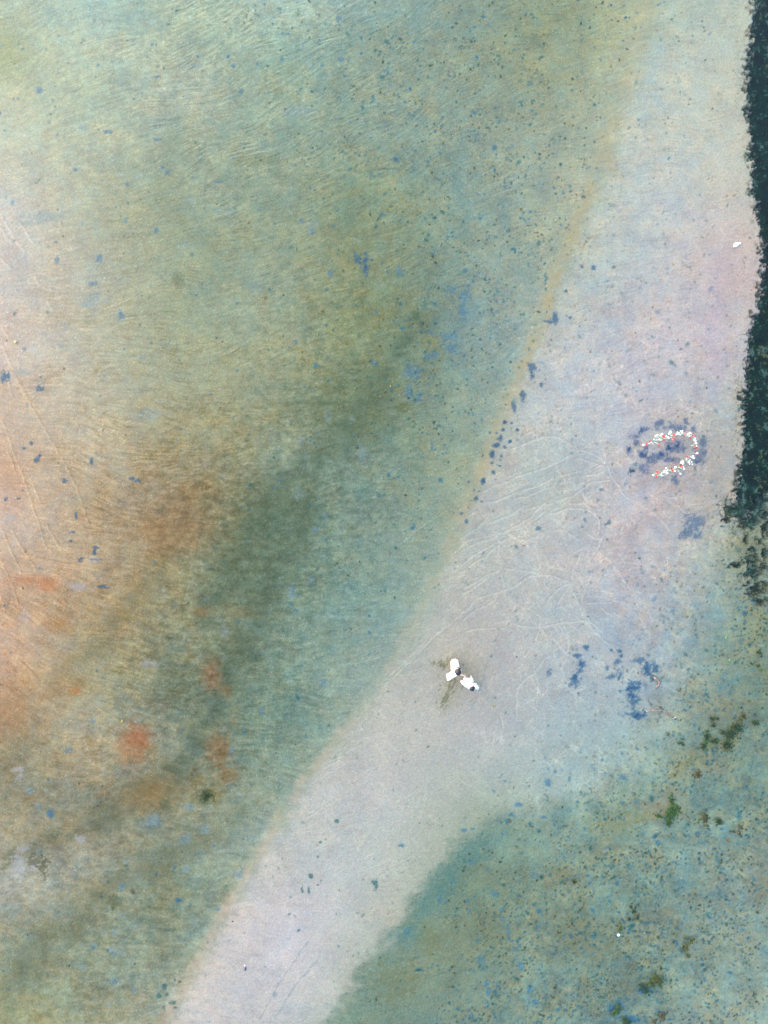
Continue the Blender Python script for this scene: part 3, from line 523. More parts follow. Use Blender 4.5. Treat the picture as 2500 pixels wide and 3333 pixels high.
def weed_object(name, lobes, n, pal, label, cat='seaweed', group=None, kind=None, sz=1.0, edge_pal=None, fray=0.55):
    c0 = W(lobes[0][0], lobes[0][1]); tot = sum(l[2]*l[3] for l in lobes); pts = []
    for (x, y, rx, ry) in lobes:
        m = int(n*.8*rx*ry/tot); tr_ = 0; k = 0; sd_ = random.random()*100
        while k < m and tr_ < m*30:
            tr_ += 1
            a_ = random.uniform(0, 6.283); r_ = math.sqrt(random.random())*1.55
            px, py = x+rx*r_*math.cos(a_), y+ry*r_*math.sin(a_)
            nn = float(vn(np.array([px/6.0+sd_]), np.array([py/6.0]), 201)[0])+.5*float(vn(np.array([px/2.6+sd_]), np.array([py/2.6]), 202)[0])
            if nn < (r_-fray)*.85+0.04: continue
            p_ = W(px, py); pc = edge_pal if (edge_pal and r_ > .75 and random.random() < .6) else pal
            pts.append((p_.x, p_.y, colmix(pc), sz)); k += 1
    v, f, c = blades(pts, None)
    o = mobj(name, v, f, mweed, origin=c0, smooth=False); setcol(o.data, np.array(c)); tag(o, label, cat, group, kind); return o
G1 = 'seaweed clumps in the green pool'
WE = [
 ([(2400,2366,22,18),(2378,2391,23,20),(2368,2424,20,18),(2350,2384,10,8)], 1500, DK, OL, 'largest dark green seaweed clump of the pool, three lobes joined'),
 ([(2300,2398,12,20),(2322,2412,17,9),(2291,2429,11,13)], 700, DK, GR, 'ragged dark seaweed clump with a bright green foot, beside the largest clump'),
 ([(2318,2338,7,10),(2321,2361,8,13),(2334,2340,7,7)], 260, DK, OL, 'thin upright strand of dark weed above the ragged clump'),
 ([(2418,2331,12,12),(2408,2341,6,6)], 260, OL+DK, BR, 'loose olive weed tuft just above the largest clump'),
 ([(2458,2352,12,10)], 330, DK, OL, 'round compact dark weed tuft nearest the right edge above the largest clump'),
 ([(2214,2417,8,6),(2222,2424,5,5)], 110, DK, OL, 'small dark weed scrap alone between driftwood and the ragged clump'),
 ([(2271,2520,11,12)], 260, DK+BR, BR, 'single rounded dark weed ball in open sand with a tan stain above it'),
 ([(2187,2606,9,20),(2192,2640,18,18),(2180,2655,20,16),(2177,2676,12,14),(2146,2657,13,7),(2206,2630,9,12)], 1500, DK+GR, GR, 'tall bright edged green seaweed clump shaped like a tree'),
 ([(2291,2655,12,14),(2297,2668,8,12),(2302,2688,6,7),(2274,2676,5,7)], 420, DK+BR, GR, 'dark weed clump with a green tip, right of the tree shaped clump'),
 ([(2340,2675,14,10)], 300, DK, OL, 'squat oval dark weed tuft following the green tipped one'),
 ([(2384,2706,14,4),(2408,2711,8,11),(2412,2692,8,7),(2428,2700,4,4)], 280, BR+DK, BR, 'brown scattered weed in a broken T shape'),
 ([(2370,2735,8,5)], 80, OL+BR, BR, 'small olive brown weed tuft below the broken T'),
 ([(2055,2952,6,8),(2062,2966,8,11),(2074,2985,10,7),(2047,2990,6,8)], 300, DK, OL, 'slanting dark weed streak above the white round shell'),
 ([(2018,3010,5,6),(2019,3024,7,9)], 150, OL+GR, OL, 'yellow green weed tuft touching the white round shell'),
 ([(2251,3060,10,9),(2229,3052,6,5),(2237,3080,8,10),(2226,3091,10,10),(2240,3112,7,6)], 420, OL+DK, OL, 'olive weed trail bending downward in the pool'),
 ([(2135,3188,17,20),(2151,3196,9,16),(2120,3205,14,10),(2150,3150,5,7)], 800, DK+OL, GR, 'big ragged dark weed patch with a blue hollow below it'),
 ([(2103,3224,12,16),(2090,3210,10,10)], 260, DK, DK, 'thin dark weed growing over the blue hollow'),
 ([(2008,3288,14,12),(1995,3300,9,8),(2012,3272,6,7)], 360, DK+GR, OL, 'dark green weed on a deep blue pit near the bottom'),
 ([(2042,3326,18,8),(2030,3318,8,7)], 320, DK, GR, 'flat dark weed clump cut by the bottom edge of the picture'),
 ([(2156,3309,11,11)], 300, DK+BR, BR, 'compact round brown green weed ball near the bottom'),
 ([(2130,3326,9,6)], 120, DK+BR, BR, 'small dark weed scrap beside the round ball, at the bottom edge'),
 ([(1868,2869,8,6)], 80, DK, OL, 'tiny lone dark weed tuft in the middle of the pool'),
 ([(2469,2122,8,7),(2475,2132,7,5)], 170, DK, OL, 'dark weed tuft near the right edge, above three small ones'),
 ([(2445,2159,7,3)], 50, DK+OL, OL, 'small flat weed tuft, first of the three under the dark tuft'),
 ([(2466,2167,5,5)], 60, DK, OL, 'small star shaped weed tuft, middle of the three under the dark tuft'),
 ([(2478,2179,5,5)], 50, GR, OL, 'small greenish weed tuft, lowest of the three under the dark tuft'),
 ([(2443,1985,4,6)], 50, OL, GR, 'tiny yellow green weed wisp below the channel edge'),
 ([(2412,2304,3,5)], 30, DK, DK, 'pinhead dark weed sprig above the loose olive tuft'),
 ([(2485,2012,5,4)], 30, OL, OL, 'tiny olive weed wisp close to the right edge of the picture'),
 ([(670,2594,10,9)], 90, DK+OL, OL, 'lone dark weed lump in the lagoon below an orange stain'),
]
for lob, n_, pal, ep, lab in WE: weed_object('seaweed_clump', lob, n_, pal, lab, 'seaweed', G1, None, .62, ep)

# the weed bed of the channel (nobody could count it)
core = (slice(ey, ey+ncy), slice(ex, ex+ncx))
KM = kT[core]*(1-spk[core]); jj, ii = np.where(KM > .5); sel = rng.choice(len(jj), 4200, replace=False)
pts = []
for j, i in zip(jj[sel], ii[sel]):
    px, py = -M0+i*ST+random.uniform(-1.3, 1.3), -M0+j*ST+random.uniform(-1.3, 1.3); p_ = W(px, py)
    de = float(dT[j+ey, i+ex])
    if de < 8 or (de < 30 and random.random() < .75): continue
    pal = DK[:3] if (random.random() < .8 and de > 12) else (DK if random.random() < .6 else OL+GR)
    cc = np.array(colmix(pal))*random.choice((.5, .8, 1.3))*np.array([.62, .95, 1.5]); pts.append((p_.x, p_.y, tuple(cc), .8))
v, f, c = blades(pts, None, nb=2)
o = mobj('seaweed_bed', v, f, mweed, smooth=False); setcol(o.data, np.array(c)); tag(o, 'dark teal weed bed filling the channel along the right edge', 'seaweed bed', kind='stuff')
# sparse algae crumbs over the pool and the bar edge
pts = []
crumbs = [(1700,2843,26,22,60),(1582,3058,26,22,90),(1555,2985,22,18,60),(1491,3001,26,18,60),(1590,3010,30,30,60),(1935,3245,60,50,260),(1990,3230,40,50,160),(1930,3310,50,24,160),(2080,3150,40,40,140),(2180,3010,50,50,50),
          (1830,2850,60,50,80),(2080,2680,60,10,50),(2320,2350,30,30,60),(2385,1990,60,50,40),(2430,1930,50,40,70),(2400,1700,40,60,240),(2360,1640,20,22,80),(2440,1780,50,60,240),(2470,1900,40,60,160),(2400,250,10,200,120),(2420,900,10,160,60),(2395,1300,8,200,90),(2462,2080,40,40,60),(1820,2760,50,30,40),(2420,2850,60,60,30)]
for (x, y, rx, ry, m) in crumbs:
    for _ in range(m): p_ = W(x+random.gauss(0, rx*.55), y+random.gauss(0, ry*.55)); pts.append((p_.x, p_.y, colmix(DK+OL+BR), .55))
v, f, c = blades(pts, None, nb=2, hs=(.006, .02)); o = mobj('algae_crumbs', v, f, mweed, smooth=False); setcol(o.data, np.array(c)); tag(o, 'loose crumbs of dark algae strewn over the green pool', 'algae', kind='stuff')

# ------------------------------------------------------------ small litter and leaves
def tube(pts, rad, n=8, cap=True, squash=1.0):
    v, f = [], []; P_ = [Vector(p) for p in pts]; m = len(P_)
    if not hasattr(rad, '__len__'): rad = [rad]*m
    for i, p in enumerate(P_):
        t = (P_[min(i+1, m-1)]-P_[max(i-1, 0)]).normalized(); up = Vector((0, 0, 1)) if abs(t.z) < .9 else Vector((1, 0, 0))
        a_ = t.cross(up).normalized(); b_ = a_.cross(t).normalized()
        for k in range(n):
            q = 2*math.pi*k/n; v.append(p+a_*math.cos(q)*rad[i]+b_*math.sin(q)*rad[i]*squash)
    for i in range(m-1):
        for k in range(n): f.append((i*n+k, i*n+(k+1) % n, (i+1)*n+(k+1) % n, (i+1)*n+k))
    if cap:
        v.append(P_[0]); v.append(P_[-1])
        for k in range(n): f.append((len(v)-2, (k+1) % n, k)); f.append((len(v)-1, (m-1)*n+k, (m-1)*n+(k+1) % n))
    return v, f
def join(parts):
    v, f = [], []
    for a_, b_ in parts:
        o_ = len(v); v += list(a_); f += [tuple(i+o_ for i in q) for q in b_]
    return v, f
def ellipsoid(c, r, n=12, m=8, jit=0, rot=0.0):
    v, f = [], []; c = Vector(c); ca, sa = math.cos(rot), math.sin(rot)
    for i in range(m+1):
        t = math.pi*i/m
        for k in range(n):
            p = 2*math.pi*k/n; j = 1+random.uniform(-jit, jit)
            x, y, z = r[0]*math.sin(t)*math.cos(p)*j, r[1]*math.sin(t)*math.sin(p)*j, r[2]*math.cos(t)*j
            v.append(c+Vector((x*ca-y*sa, x*sa+y*ca, z)))
    for i in range(m):
        for k in range(n): f.append((i*n+k, (i+1)*n+k, (i+1)*n+(k+1) % n, i*n+(k+1) % n))
    return v, f
def P(r_, g_, b_): return tuple(s2l((r_, g_, b_)))
m_wood = newmat('pale_driftwood', P(96,82,74), .8, .5, 40, bump=.5); m_dark = newmat('dark_bark', P(34,34,34), .6, .3, 40, bump=.4)
m_leafg = newmat('green_leaf', P(52,92,38), .5, .3, 60); m_leafy = newmat('yellow_leaf', P(112,102,48), .6, .3, 60)
m_leafd = newmat('dark_leaf', P(46,48,30), .6, .4, 40); m_shell = newmat('white_shell', P(178,178,174), .35, .1, 40); m_navy = newmat('navy_scrap', P(34,40,66), .6, .3, 60)
m_pink = newmat('pink_edge', P(206,160,168), .6, .1, 60); m_stone = newmat('dark_stone', P(48,50,44), .7, .3, 60, bump=.3)
def leaf_obj(name, px, py, L, wd, ang, mt, label, cat='leaf', group=None):
    c = W(px, py, .012); v, f = [], []; n = 8
    for i in range(n+1):
        t = i/n; h_ = wd/K*.5*math.sin(math.pi*min(1, t*.97+.03))**.8; x = (t-.5)*L/K
        for (yy, zz) in ((-h_, .004+.006*math.sin(t*5)), (0, 0), (h_, .004+.006*math.cos(t*4))): v.append(Vector((x, yy, zz)))
    for i in range(n): f += [(i*3, i*3+3, i*3+4, i*3+1), (i*3+1, i*3+4, i*3+5, i*3+2)]
    st_, sf = tube([(-L/K*.5, 0, 0), (-L/K*.72, .004, .003)], .0025, 5); v, f = join([(v, f), (st_, sf)])
    ca, sa = math.cos(R(ang)), math.sin(R(ang)); v = [c+Vector((q.x*ca-q.y*sa, q.x*sa+q.y*ca, q.z)) for q in v]
    o = mobj(name, v, f, mt, origin=c)
    md = o.modifiers.new('thickness', 'SOLIDIFY'); md.thickness = .002
    tag(o, label, cat, group); return o
leaf_obj('fallen_leaf', 2364, 2076, 14, 6, 70, m_leafg, 'narrow bright green leaf in the green pool, upper of two', group='green leaves in the pool')
leaf_obj('fallen_leaf', 2375, 2150, 11, 6, 85, m_leafg, 'short oval green leaf in the green pool, lower of two', group='green leaves in the pool')
leaf_obj('fallen_leaf', 1609, 2298, 13, 5, -3, m_leafy, 'yellow brown leaf on the pale sand below the couple')
leaf_obj('fallen_leaf', 50, 1113, 11, 10, 40, m_leafy, 'olive leaf on the pinkish sand near the left edge')
leaf_obj('sunken_leaf', 430, 2905, 22, 9, -48, m_leafd, 'long dark brown green leaf lying in the lagoon')
leaf_obj('fallen_leaf', 1809, 717, 9, 6, 20, m_leafy, 'small yellow green leaf on the upper part of the pale bar')
leaf_obj('fallen_leaf', 397, 2348, 7, 7, 30, m_leafy, 'tiny yellow leaf above the round orange stain')
leaf_obj('fallen_leaf', 1105, 2898, 7, 4, -60, m_leafy, 'brownish leaf scrap on the lower pale bar')
def shell(px, py, r_, label, mt=None, sq=.5, ry=1.0):
    r_ = r_*(.9 if px == 2014 else .45); c = W(px, py, .004); v, f = [], []; n, m = 16, 5
    v.append(c+Vector((0, 0, r_*sq/K*1.0)))
    for j in range(1, m+1):
        q = j/m
        for k in range(n):
            a_ = 2*math.pi*k/n; rr = r_/K*q*(1+.06*math.cos(a_*7))*(1-.22*max(0, -math.sin(a_)))
            v.append(c+Vector((rr*math.cos(a_), rr*ry*math.sin(a_), r_*sq/K*(1-q*q)+.001)))
    for k in range(n): f.append((0, 1+k, 1+(k+1) % n))
    for j in range(m-1):
        for k in range(n): f.append((1+j*n+k, 1+(j+1)*n+k, 1+(j+1)*n+(k+1) % n, 1+j*n+(k+1) % n))
    o = mobj('shell', v, f, mt or m_shell, origin=c); tag(o, label, 'shell', 'shells lying on the sand'); return o
shell(2014, 3044, 5.2, 'round white shell in the green pool beside a yellow green weed tuft'); shell(2098.5, 3038.5, 2.0, 'tiny narrow white shell chip to the right of the round white shell', ry=1.7)
m_ys = newmat('yellow_shell', P(176,168,126), .4, .1, 40)
shell(647, 2801, 3.4, 'small yellowish shell in the lower lagoon, alone', m_ys); shell(571, 3033, 3.0, 'pale yellow shell in the lower lagoon beneath the other one', m_ys); shell(1236, 1529, 3.2, 'small white shell in the middle of the lagoon')
shell(170, 949, 2.8, 'small white shell on the pinkish sand by the upper left scratches'); shell(1271, 1257, 3.0, 'cream shell in the lagoon between two dark green smears', m_ys); shell(536, 713, 2.2, 'tiny white shell in the upper lagoon'); shell(1732, 1068, 2.8, 'white ring like shell on the yellow band of the bar edge')
def stone(px, py, rx, ry, ang, label, mt=None):
    c = W(px, py, .01); v, f = ellipsoid(c, (rx/K, ry/K, min(rx, ry)/K*.6), 10, 6, .12, R(ang))
    o = mobj('pebble', v, f, mt or m_stone, origin=c); tag(o, label, 'pebble', 'dark pebbles on the sand'); return o
m_bst = newmat('brown_stone', P(84,70,48), .7, .3, 60, bump=.3)
for a_ in [(1682,2138,3.0,2.4,30,'small black pebble alone on the smooth pale sand, right of the couple'),(2319,353,4.5,3.2,60,'brown pebble high on the bar near the channel'),(2324,3149,6,3,-8,'flat dark pebble near the lower right edge of the pool'),
           (541,1908,3.4,2.4,-40,'dark pebble in the tan streaks of the lagoon'),(1170,1828,2.4,4.6,5,'upright dark pebble in the middle of the lagoon'),(673,1977,2.6,2.6,0,'blackish pebble beside the mottled green patch'),(815,2179,2.4,2.0,0,'small dark pebble right of the tall orange stain'),
           (1560,64,4,3.2,20,'dark brown pebble at the top of the green flats'),(1988,2961,4.2,3.8,0,'round dark green pebble above the white round shell'),(90,3043,3,3.6,20,'dark pebble near the lower left edge'),(757,2999,3.2,2.4,0,'brown pebble where the pale bar meets the lagoon'),
           (1238,1290,3,2.4,0,'brown pebble near the green smears of the middle lagoon'),(2023,1442,1,1,0,'')]:
    if a_[5]: stone(*a_, m_bst if 'brown' in a_[5] else None)
# dark navy scrap with two prongs
t = empty('cloth_scrap', W(797, 3152)); tag(t, 'tiny dark navy scrap with two prongs and a pink end on the lower pale bar', 'scrap')
v, f = join([tube([W(798,3146,.02), W(798.5,3152,.03), W(796,3160,.01)], [.02, .022, .012], 8, squash=.4), tube([W(797.5,3148,.02), W(801,3153,.03), W(798.5,3160,.01)], [.02, .02, .01], 8, squash=.4)])
mobj('body', v, f, m_navy, t); v, f = tube([W(794,3144,.02), W(797,3142.5,.03), W(801,3144,.02)], [.012, .02, .012], 8, squash=.5); mobj('edge', v, f, m_pink, t)

# ------------------------------------------------------------ driftwood
def Z_(x, y, z): return W(2090+x*.0784, 2180+y*.0784, z)
t = empty('driftwood', W(2137, 2222)); tag(t, 'curled pale bark with a dark hollow end lying beside a blue pit', 'driftwood', 'driftwood by the blue pits')
v, f = tube([Z_(490,340,.05), Z_(560,350,.07), Z_(620,400,.06), Z_(670,460,.05), Z_(700,530,.06), Z_(750,590,.05)], [.055, .06, .045, .04, .055, .04], 10, squash=.6); mobj('bark', v, f, m_wood, t)
v, f = tube([Z_(740,590,.04), Z_(690,640,.06), Z_(640,690,.06), Z_(580,740,.03)], [.035, .045, .045, .02], 10, squash=.6); mobj('broken_end', v, f, m_wood, t)
v, f = ellipsoid(Z_(470,320,.03), (.062, .072, .05), 12, 8, .06); mobj('hollow', v, f, m_dark, t)
for tw in (([Z_(520,285,.1), Z_(600,330,.11), Z_(680,410,.09)], .008), ([Z_(700,460,.05), Z_(770,380,.12)], [.012, .005]), ([Z_(640,540,.06), Z_(650,480,.07), Z_(740,480,.08)], .008), ([Z_(570,760,.02), Z_(600,800,.03)], [.014, .006]), ([Z_(660,700,.09), Z_(640,650,.1)], .014)):
    v, f = tube(tw[0], tw[1], 6); mobj('splinter', v, f, m_dark, t)
v, f = ellipsoid(Z_(765,640,.04), (.03, .035, .02), 10, 6); mobj('shell_patch', v, f, newmat('bluish_bark', P(92,104,140), .6, .2), t)
t = empty('twig', Z_(300, 1350, 0)); tag(t, 'short thin dark twig forked at its end, above the long branch', 'twig', 'driftwood by the blue pits')
v, f = join([tube([Z_(250,1220,.03), Z_(260,1290,.05), Z_(310,1350,.05), Z_(350,1410,.03)], [.007, .012, .013, .01], 7)]); mobj('stem', v, f, newmat('brown_twig', P(84,60,50), .8, .3, 40), t)
v, f = join([tube([Z_(350,1410,.03), Z_(345,1470,.02)], [.009, .004], 6), tube([Z_(370,1490,.02), Z_(420,1440,.06), Z_(465,1395,.05)], [.008, .014, .008], 6), tube([Z_(340,1400,.03), Z_(400,1380,.05), Z_(380,1340,.06)], [.007, .006, .003], 6)]); mobj('fork', v, f, m_dark, t)
t = empty('fallen_branch', Z_(750, 1700, 0)); tag(t, 'long pale dry branch hung with black seed pods, whitish at both ends', 'branch', 'driftwood by the blue pits')
v, f = join([tube([Z_(80,1640,.02), Z_(160,1680,.05), Z_(260,1700,.07), Z_(420,1700,.08), Z_(600,1680,.1), Z_(790,1690,.1), Z_(950,1760,.09), Z_(1080,1830,.06), Z_(1200,1900,.04), Z_(1330,2000,.03)], [.008, .02, .015, .012, .013, .02, .022, .02, .014, .018], 8),
             tube([Z_(800,1700,.1), Z_(900,1720,.12), Z_(1060,1770,.1), Z_(1170,1860,.05)], [.012, .014, .012, .006], 7), tube([Z_(1000,1800,.08), Z_(1080,1900,.05), Z_(1160,1980,.02)], [.014, .01, .004], 7)])
mobj('stem', v, f, m_wood, t)
v, f = join([tube([Z_(420,1700,.08), Z_(520,1620,.12), Z_(640,1560,.12), Z_(720,1530,.1)], [.009, .008, .006, .004], 6), tube([Z_(330,1700,.07), Z_(380,1760,.06), Z_(350,1800,.03)], [.007, .006, .003], 6), tube([Z_(600,1690,.1), Z_(660,1740,.08)], [.006, .003], 6), tube([Z_(300,1700,.07), Z_(330,1640,.08), Z_(280,1600,.07)], [.007, .005, .003], 6)]); mobj('twig', v, f, newmat('grey_twig', P(120,96,84), .8, .3, 40), t)
for (x, y, l, a_) in [(725,1555,.052,-58),(515,1620,.045,-60),(565,1570,.024,-30),(655,1668,.03,-30),(655,1750,.022,0),(765,1750,.038,-35),(812,1712,.045,-48),(1225,1940,.045,85),(350,1795,.02,30)]:
    v, f = ellipsoid(Z_(x, y, .11), (l, l*.42, l*.4), 10, 6, .03, R(a_)); mobj('seed_pod', v, f, m_dark, t)
for (x, y, r_) in [(1295,2015,.03),(1375,1985,.034),(200,1715,.04),(150,1690,.02)]:
    v, f = ellipsoid(Z_(x, y, .04), (r_, r_*.6, r_*.5), 10, 6, .1, random.uniform(0, 3)); mobj('split_wood', v, f, newmat('bleached_wood', P(140,132,126), .7, .1, 40) if 'bleached_wood' not in bpy.data.materials else bpy.data.materials['bleached_wood'], t)

# ------------------------------------------------------------ the flowers, standing stems in a horseshoe
m_white = newmat('white_petal', P(196,195,194), .5, .04, 30); m_red = newmat('red_petal', (0.40, 0.03, 0.016), .5, .25, 30)
m_stem = newmat('pale_stem', P(128,150,140), .6, .15, 30); m_core = newmat('dark_core', P(74,24,24), .6, .1, 30); m_foliage = newmat('grey_green_leaf', P(104,138,122), .6, .2, 30)
def bloom_mesh(kind):
    v, f, mi = [], [], []; n = 20; rings = 4
    v.append(Vector((0, 0, .15)))
    for j in range(1, rings+1):
        q = j/rings
        for k in range(n):
            a_ = 2*math.pi*k/n; lob = 1+.13*math.cos(a_*5+.4*j) if j > 1 else 1
            z = (.15+.5*q*q if kind == 'red' else .5-.42*(q-.2)**2+.1*math.cos(a_*5))+.05*math.sin(a_*3)
            v.append(Vector((q*lob*math.cos(a_), q*lob*math.sin(a_), z)))
    for k in range(n): f.append((0, 1+k, 1+(k+1) % n)); mi.append(1 if kind == 'red' else 0)
    for j in range(rings-1):
        for k in range(n): f.append((1+j*n+k, 1+(j+1)*n+k, 1+(j+1)*n+(k+1) % n, 1+j*n+(k+1) % n)); mi.append(1 if kind == 'red' and j == 0 and k % 2 else 0)
    b = len(v); v.append(Vector((0, 0, -.3)))      # calyx under the bloom
    for k in range(n): f.append((b, 1+(rings-1)*n+(k+1) % n, 1+(rings-1)*n+k)); mi.append(0)
    me_ = bpy.data.meshes.new('bloom'); me_.from_pydata([tuple(x) for x in v], [], f)
    me_.materials.append(m_red if kind == 'red' else m_white); me_.materials.append(m_core)
    me_.polygons.foreach_set('material_index', mi); me_.polygons.foreach_set('use_smooth', [True]*len(f)); me_.update(); return me_
MR, MW = bloom_mesh('red'), bloom_mesh('white')
def F(x, y, z): return W(2000+x*.211, 1350+y*.211, z)
GF = 'flower stems planted in a horseshoe'
FL = [   # (height, base shift, blooms (x, y, r, colour), label); coordinates in a zoomed frame of the photograph
 (.35,(-62,5),[(447,465,15,'w'),(497,447,10,'r'),(487,465,14,'r'),(458,492,8,'r')],'white and red flower stem at the very upper left tip of the horseshoe'),
 (.42,(-50,20),[(549,411,16,'r'),(565,425,10,'w'),(592,447,8,'w')],'single red bloom over two white ones, second stem from the upper tip'),
 (.40,(-60,-50),[(668,452,8,'r'),(685,448,9,'r'),(680,470,9,'r'),(690,478,7,'r'),(660,462,7,'r')],'low spray of five small red buds inside the upper arm'),
 (.45,(-45,20),[(608,382,12,'w'),(690,378,10,'w'),(707,388,10,'w')],'three white buds in a row above the low red bud spray'),
 (.50,(-20,60),[(630,328,10,'w'),(655,320,14,'w'),(665,308,10,'w')],'cluster of three white blooms, leftmost along the outer rim'),
 (.52,(-50,60),[(720,310,11,'w'),(738,300,14,'w'),(735,285,8,'w'),(715,318,9,'w')],'four close white blooms on the outer rim left of the large red bloom'),
 (.50,(-80,50),[(762,335,20,'r')],'large lone red bloom between white clusters of the upper arm'),
 (.38,(-60,-10),[(740,388,8,'r'),(755,395,8,'r'),(768,402,8,'r')],'three tiny red buds in a line below the large red bloom'),
 (.50,(-70,40),[(800,332,12,'w'),(820,345,18,'w'),(838,358,14,'w')],'slanting white spray of three just right of the large red bloom'),
 (.56,(-40,60),[(868,265,18,'w'),(845,290,14,'w'),(858,258,10,'w'),(880,272,10,'w')],'tall white cluster of four standing highest on the left half of the rim'),
 (.50,(-60,-5),[(915,315,19,'r')],'lone red bloom with two smaller red ones on the next stem below it'),
 (.40,(-40,-60),[(905,365,14,'r'),(900,403,9,'r')],'stem of two red blooms, one under the other, hanging inward'),
 (.56,(-70,20),[(970,270,12,'w'),(980,290,16,'w'),(1000,300,12,'w'),(1015,310,10,'w'),(965,300,10,'w')],'broad white cluster of five on top of the horseshoe'),
 (.60,(-60,30),[(1020,248,9,'w'),(1040,262,14,'w'),(1055,240,7,'w'),(1050,275,12,'w')],'topmost white cluster of four on the rim'),
 (.55,(-60,30),[(1075,260,10,'r'),(1100,272,8,'r')],'pair of small red buds right beside the topmost white cluster'),
 (.48,(-50,-30),[(1090,315,12,'r'),(1104,322,7,'w')],'red bloom touched by one white bud under the pair of red buds'),
 (.55,(-70,10),[(1125,300,9,'w'),(1140,290,10,'w'),(1150,310,9,'w'),(1165,275,9,'w'),(1180,290,9,'w')],'loose spray of five small white buds at the upper right bend'),
 (.45,(-60,-10),[(1155,335,10,'w'),(1130,320,8,'w'),(1165,358,15,'r')],'red bloom below two white buds at the inner side of the bend'),
 (.55,(-60,10),[(1215,298,10,'r'),(1205,322,13,'r'),(1228,338,10,'r')],'three red blooms stacked close at the outer bend'),
 (.50,(-50,10),[(1250,355,9,'w')],'lone small white bud right after the stacked red blooms'),
 (.52,(-40,-15),[(1237,375,12,'w'),(1250,400,14,'w'),(1235,395,14,'w')],'white cluster of three on the right side, under the lone bud'),
 (.50,(-50,10),[(1262,438,17,'w')],'single large white bloom on the right side above two red ones'),
 (.50,(-78,-18),[(1232,482,16,'r'),(1270,482,7,'w')],'red bloom on a long bare stem with a small white bud beside it'),
 (.45,(-40,-30),[(1255,515,17,'r')],'oval red bloom just under the long stemmed red one'),
 (.45,(-70,0),[(1240,578,14,'r'),(1258,615,7,'r'),(1277,595,16,'w')],'white bloom flanked by two red ones, farthest right of the horseshoe'),
 (.50,(-30,20),[(1120,655,17,'r')],'lone red bloom set inside the curve of the lower right bend'),
 (.52,(-50,-15),[(1210,640,14,'w'),(1220,665,18,'w'),(1203,660,10,'w')],'big white cluster of three at the lower right bend'),
 (.48,(30,25),[(1050,710,12,'w'),(1030,728,14,'w'),(1055,735,16,'w'),(1057,755,14,'w'),(1028,745,10,'w')],'dense white cluster of five inside the lower arm'),
 (.50,(-60,20),[(1110,690,7,'w'),(1165,700,8,'w'),(1145,670,7,'w'),(1145,722,8,'w')],'airy spray of four tiny white buds right of the dense cluster'),
 (.50,(-70,-20),[(1195,728,9,'w'),(1150,730,11,'w'),(1158,760,12,'w'),(1202,768,10,'w')],'spray of four white blooms pointing outward below the airy buds'),
 (.45,(-50,25),[(1025,783,18,'r'),(1040,805,12,'r')],'two overlapping red blooms in the middle of the lower arm'),
 (.42,(-60,0),[(1065,805,12,'w'),(1070,832,15,'w'),(1082,835,8,'w')],'white cluster of three right under the overlapping red blooms'),
 (.45,(-40,40),[(943,808,17,'w')],'single round white bloom above a pair of small white buds on the lower arm'),
 (.35,(-45,-75),[(1018,912,15,'w')],'white bloom on a long stem leaning out below the lower arm'),
 (.42,(-60,15),[(875,838,17,'r'),(888,868,18,'r'),(905,858,9,'r')],'three red blooms grouped on the lower arm'),
 (.40,(-60,0),[(930,860,12,'w'),(938,870,10,'w')],'pair of small white buds right of the grouped red blooms'),
 (.45,(-70,50),[(795,825,12,'w'),(820,850,9,'w'),(800,862,12,'w'),(770,868,12,'w')],'upper white cluster of the lower left arm, four blooms'),
 (.38,(-80,10),[(800,890,12,'w'),(822,895,14,'w'),(765,895,8,'w'),(805,910,8,'w'),(775,885,10,'r')],'lower white cluster of the lower left arm with one red bud in it'),
 (.35,(-45,25),[(660,885,18,'r')],'red bloom above another red one near the lower left tip'),
 (.30,(60,-15),[(598,935,15,'w')],'white bloom at the very lower left tip of the horseshoe'),
 (.30,(45,-30),[(648,943,17,'r')],'red bloom beside the white one of the lower left tip'),
 (.30,(-40,-30),[(727,915,6,'w'),(757,942,6,'w'),(727,945,6,'w'),(735,940,5,'w')],'faint spray of four tiny white specks below the lower left arm'),
]
for hgt, sh, bl, lab in FL:
    cx = sum(b[0] for b in bl)/len(bl); cy = sum(b[1] for b in bl)/len(bl)
    top = F(cx, cy, hgt); base = F(cx+sh[0]*1.05, cy+sh[1]*.8, 0.0)
    t = empty('flower_stem', base); tag(t, lab, 'flower', GF)
    fork = base.lerp(top, .55)+Vector((random.uniform(-.02, .02), random.uniform(-.02, .02), .04)); parts = [tube([base, base.lerp(fork, .5)+Vector((.008, 0, 0)), fork], [.0075, .007, .006], 7)]
    for (x, y, r_, k) in bl:
        e = F(x, y, hgt+random.uniform(-.03, .03)); mid_ = fork.lerp(e, .5)+Vector((0, 0, .02)); parts.append(tube([fork, mid_, e], [.005, .0045, .004], 6))
        b = bpy.data.objects.new('bloom', MR if k == 'r' else MW); col.objects.link(b); b.parent = t; b.location = e-base
        q = r_*.211/K*(1.08 if k == 'r' else .86); b.scale = (q, q*random.uniform(.85, 1), q); b.rotation_euler = (random.uniform(-.35, .35), random.uniform(-.35, .35), random.uniform(0, 6))
    v, f = join(parts); mobj('stem', v, f, m_stem, t)
    for k in range(3):
        q = base.lerp(top, random.uniform(.25, .7)); a_ = random.uniform(0, 6.28); L = random.uniform(.05, .09); d = Vector((math.cos(a_), math.sin(a_), .35)); n2 = Vector((-d.y, d.x, 0))*L*.16
        v = [q, q+d*L*.4+n2, q+d*L, q+d*L*.4-n2, q+d*L*.45+Vector((0, 0, .008))]; mobj('leaf', v, [(0, 3, 4), (3, 2, 4), (2, 1, 4), (1, 0, 4)], m_foliage, t)

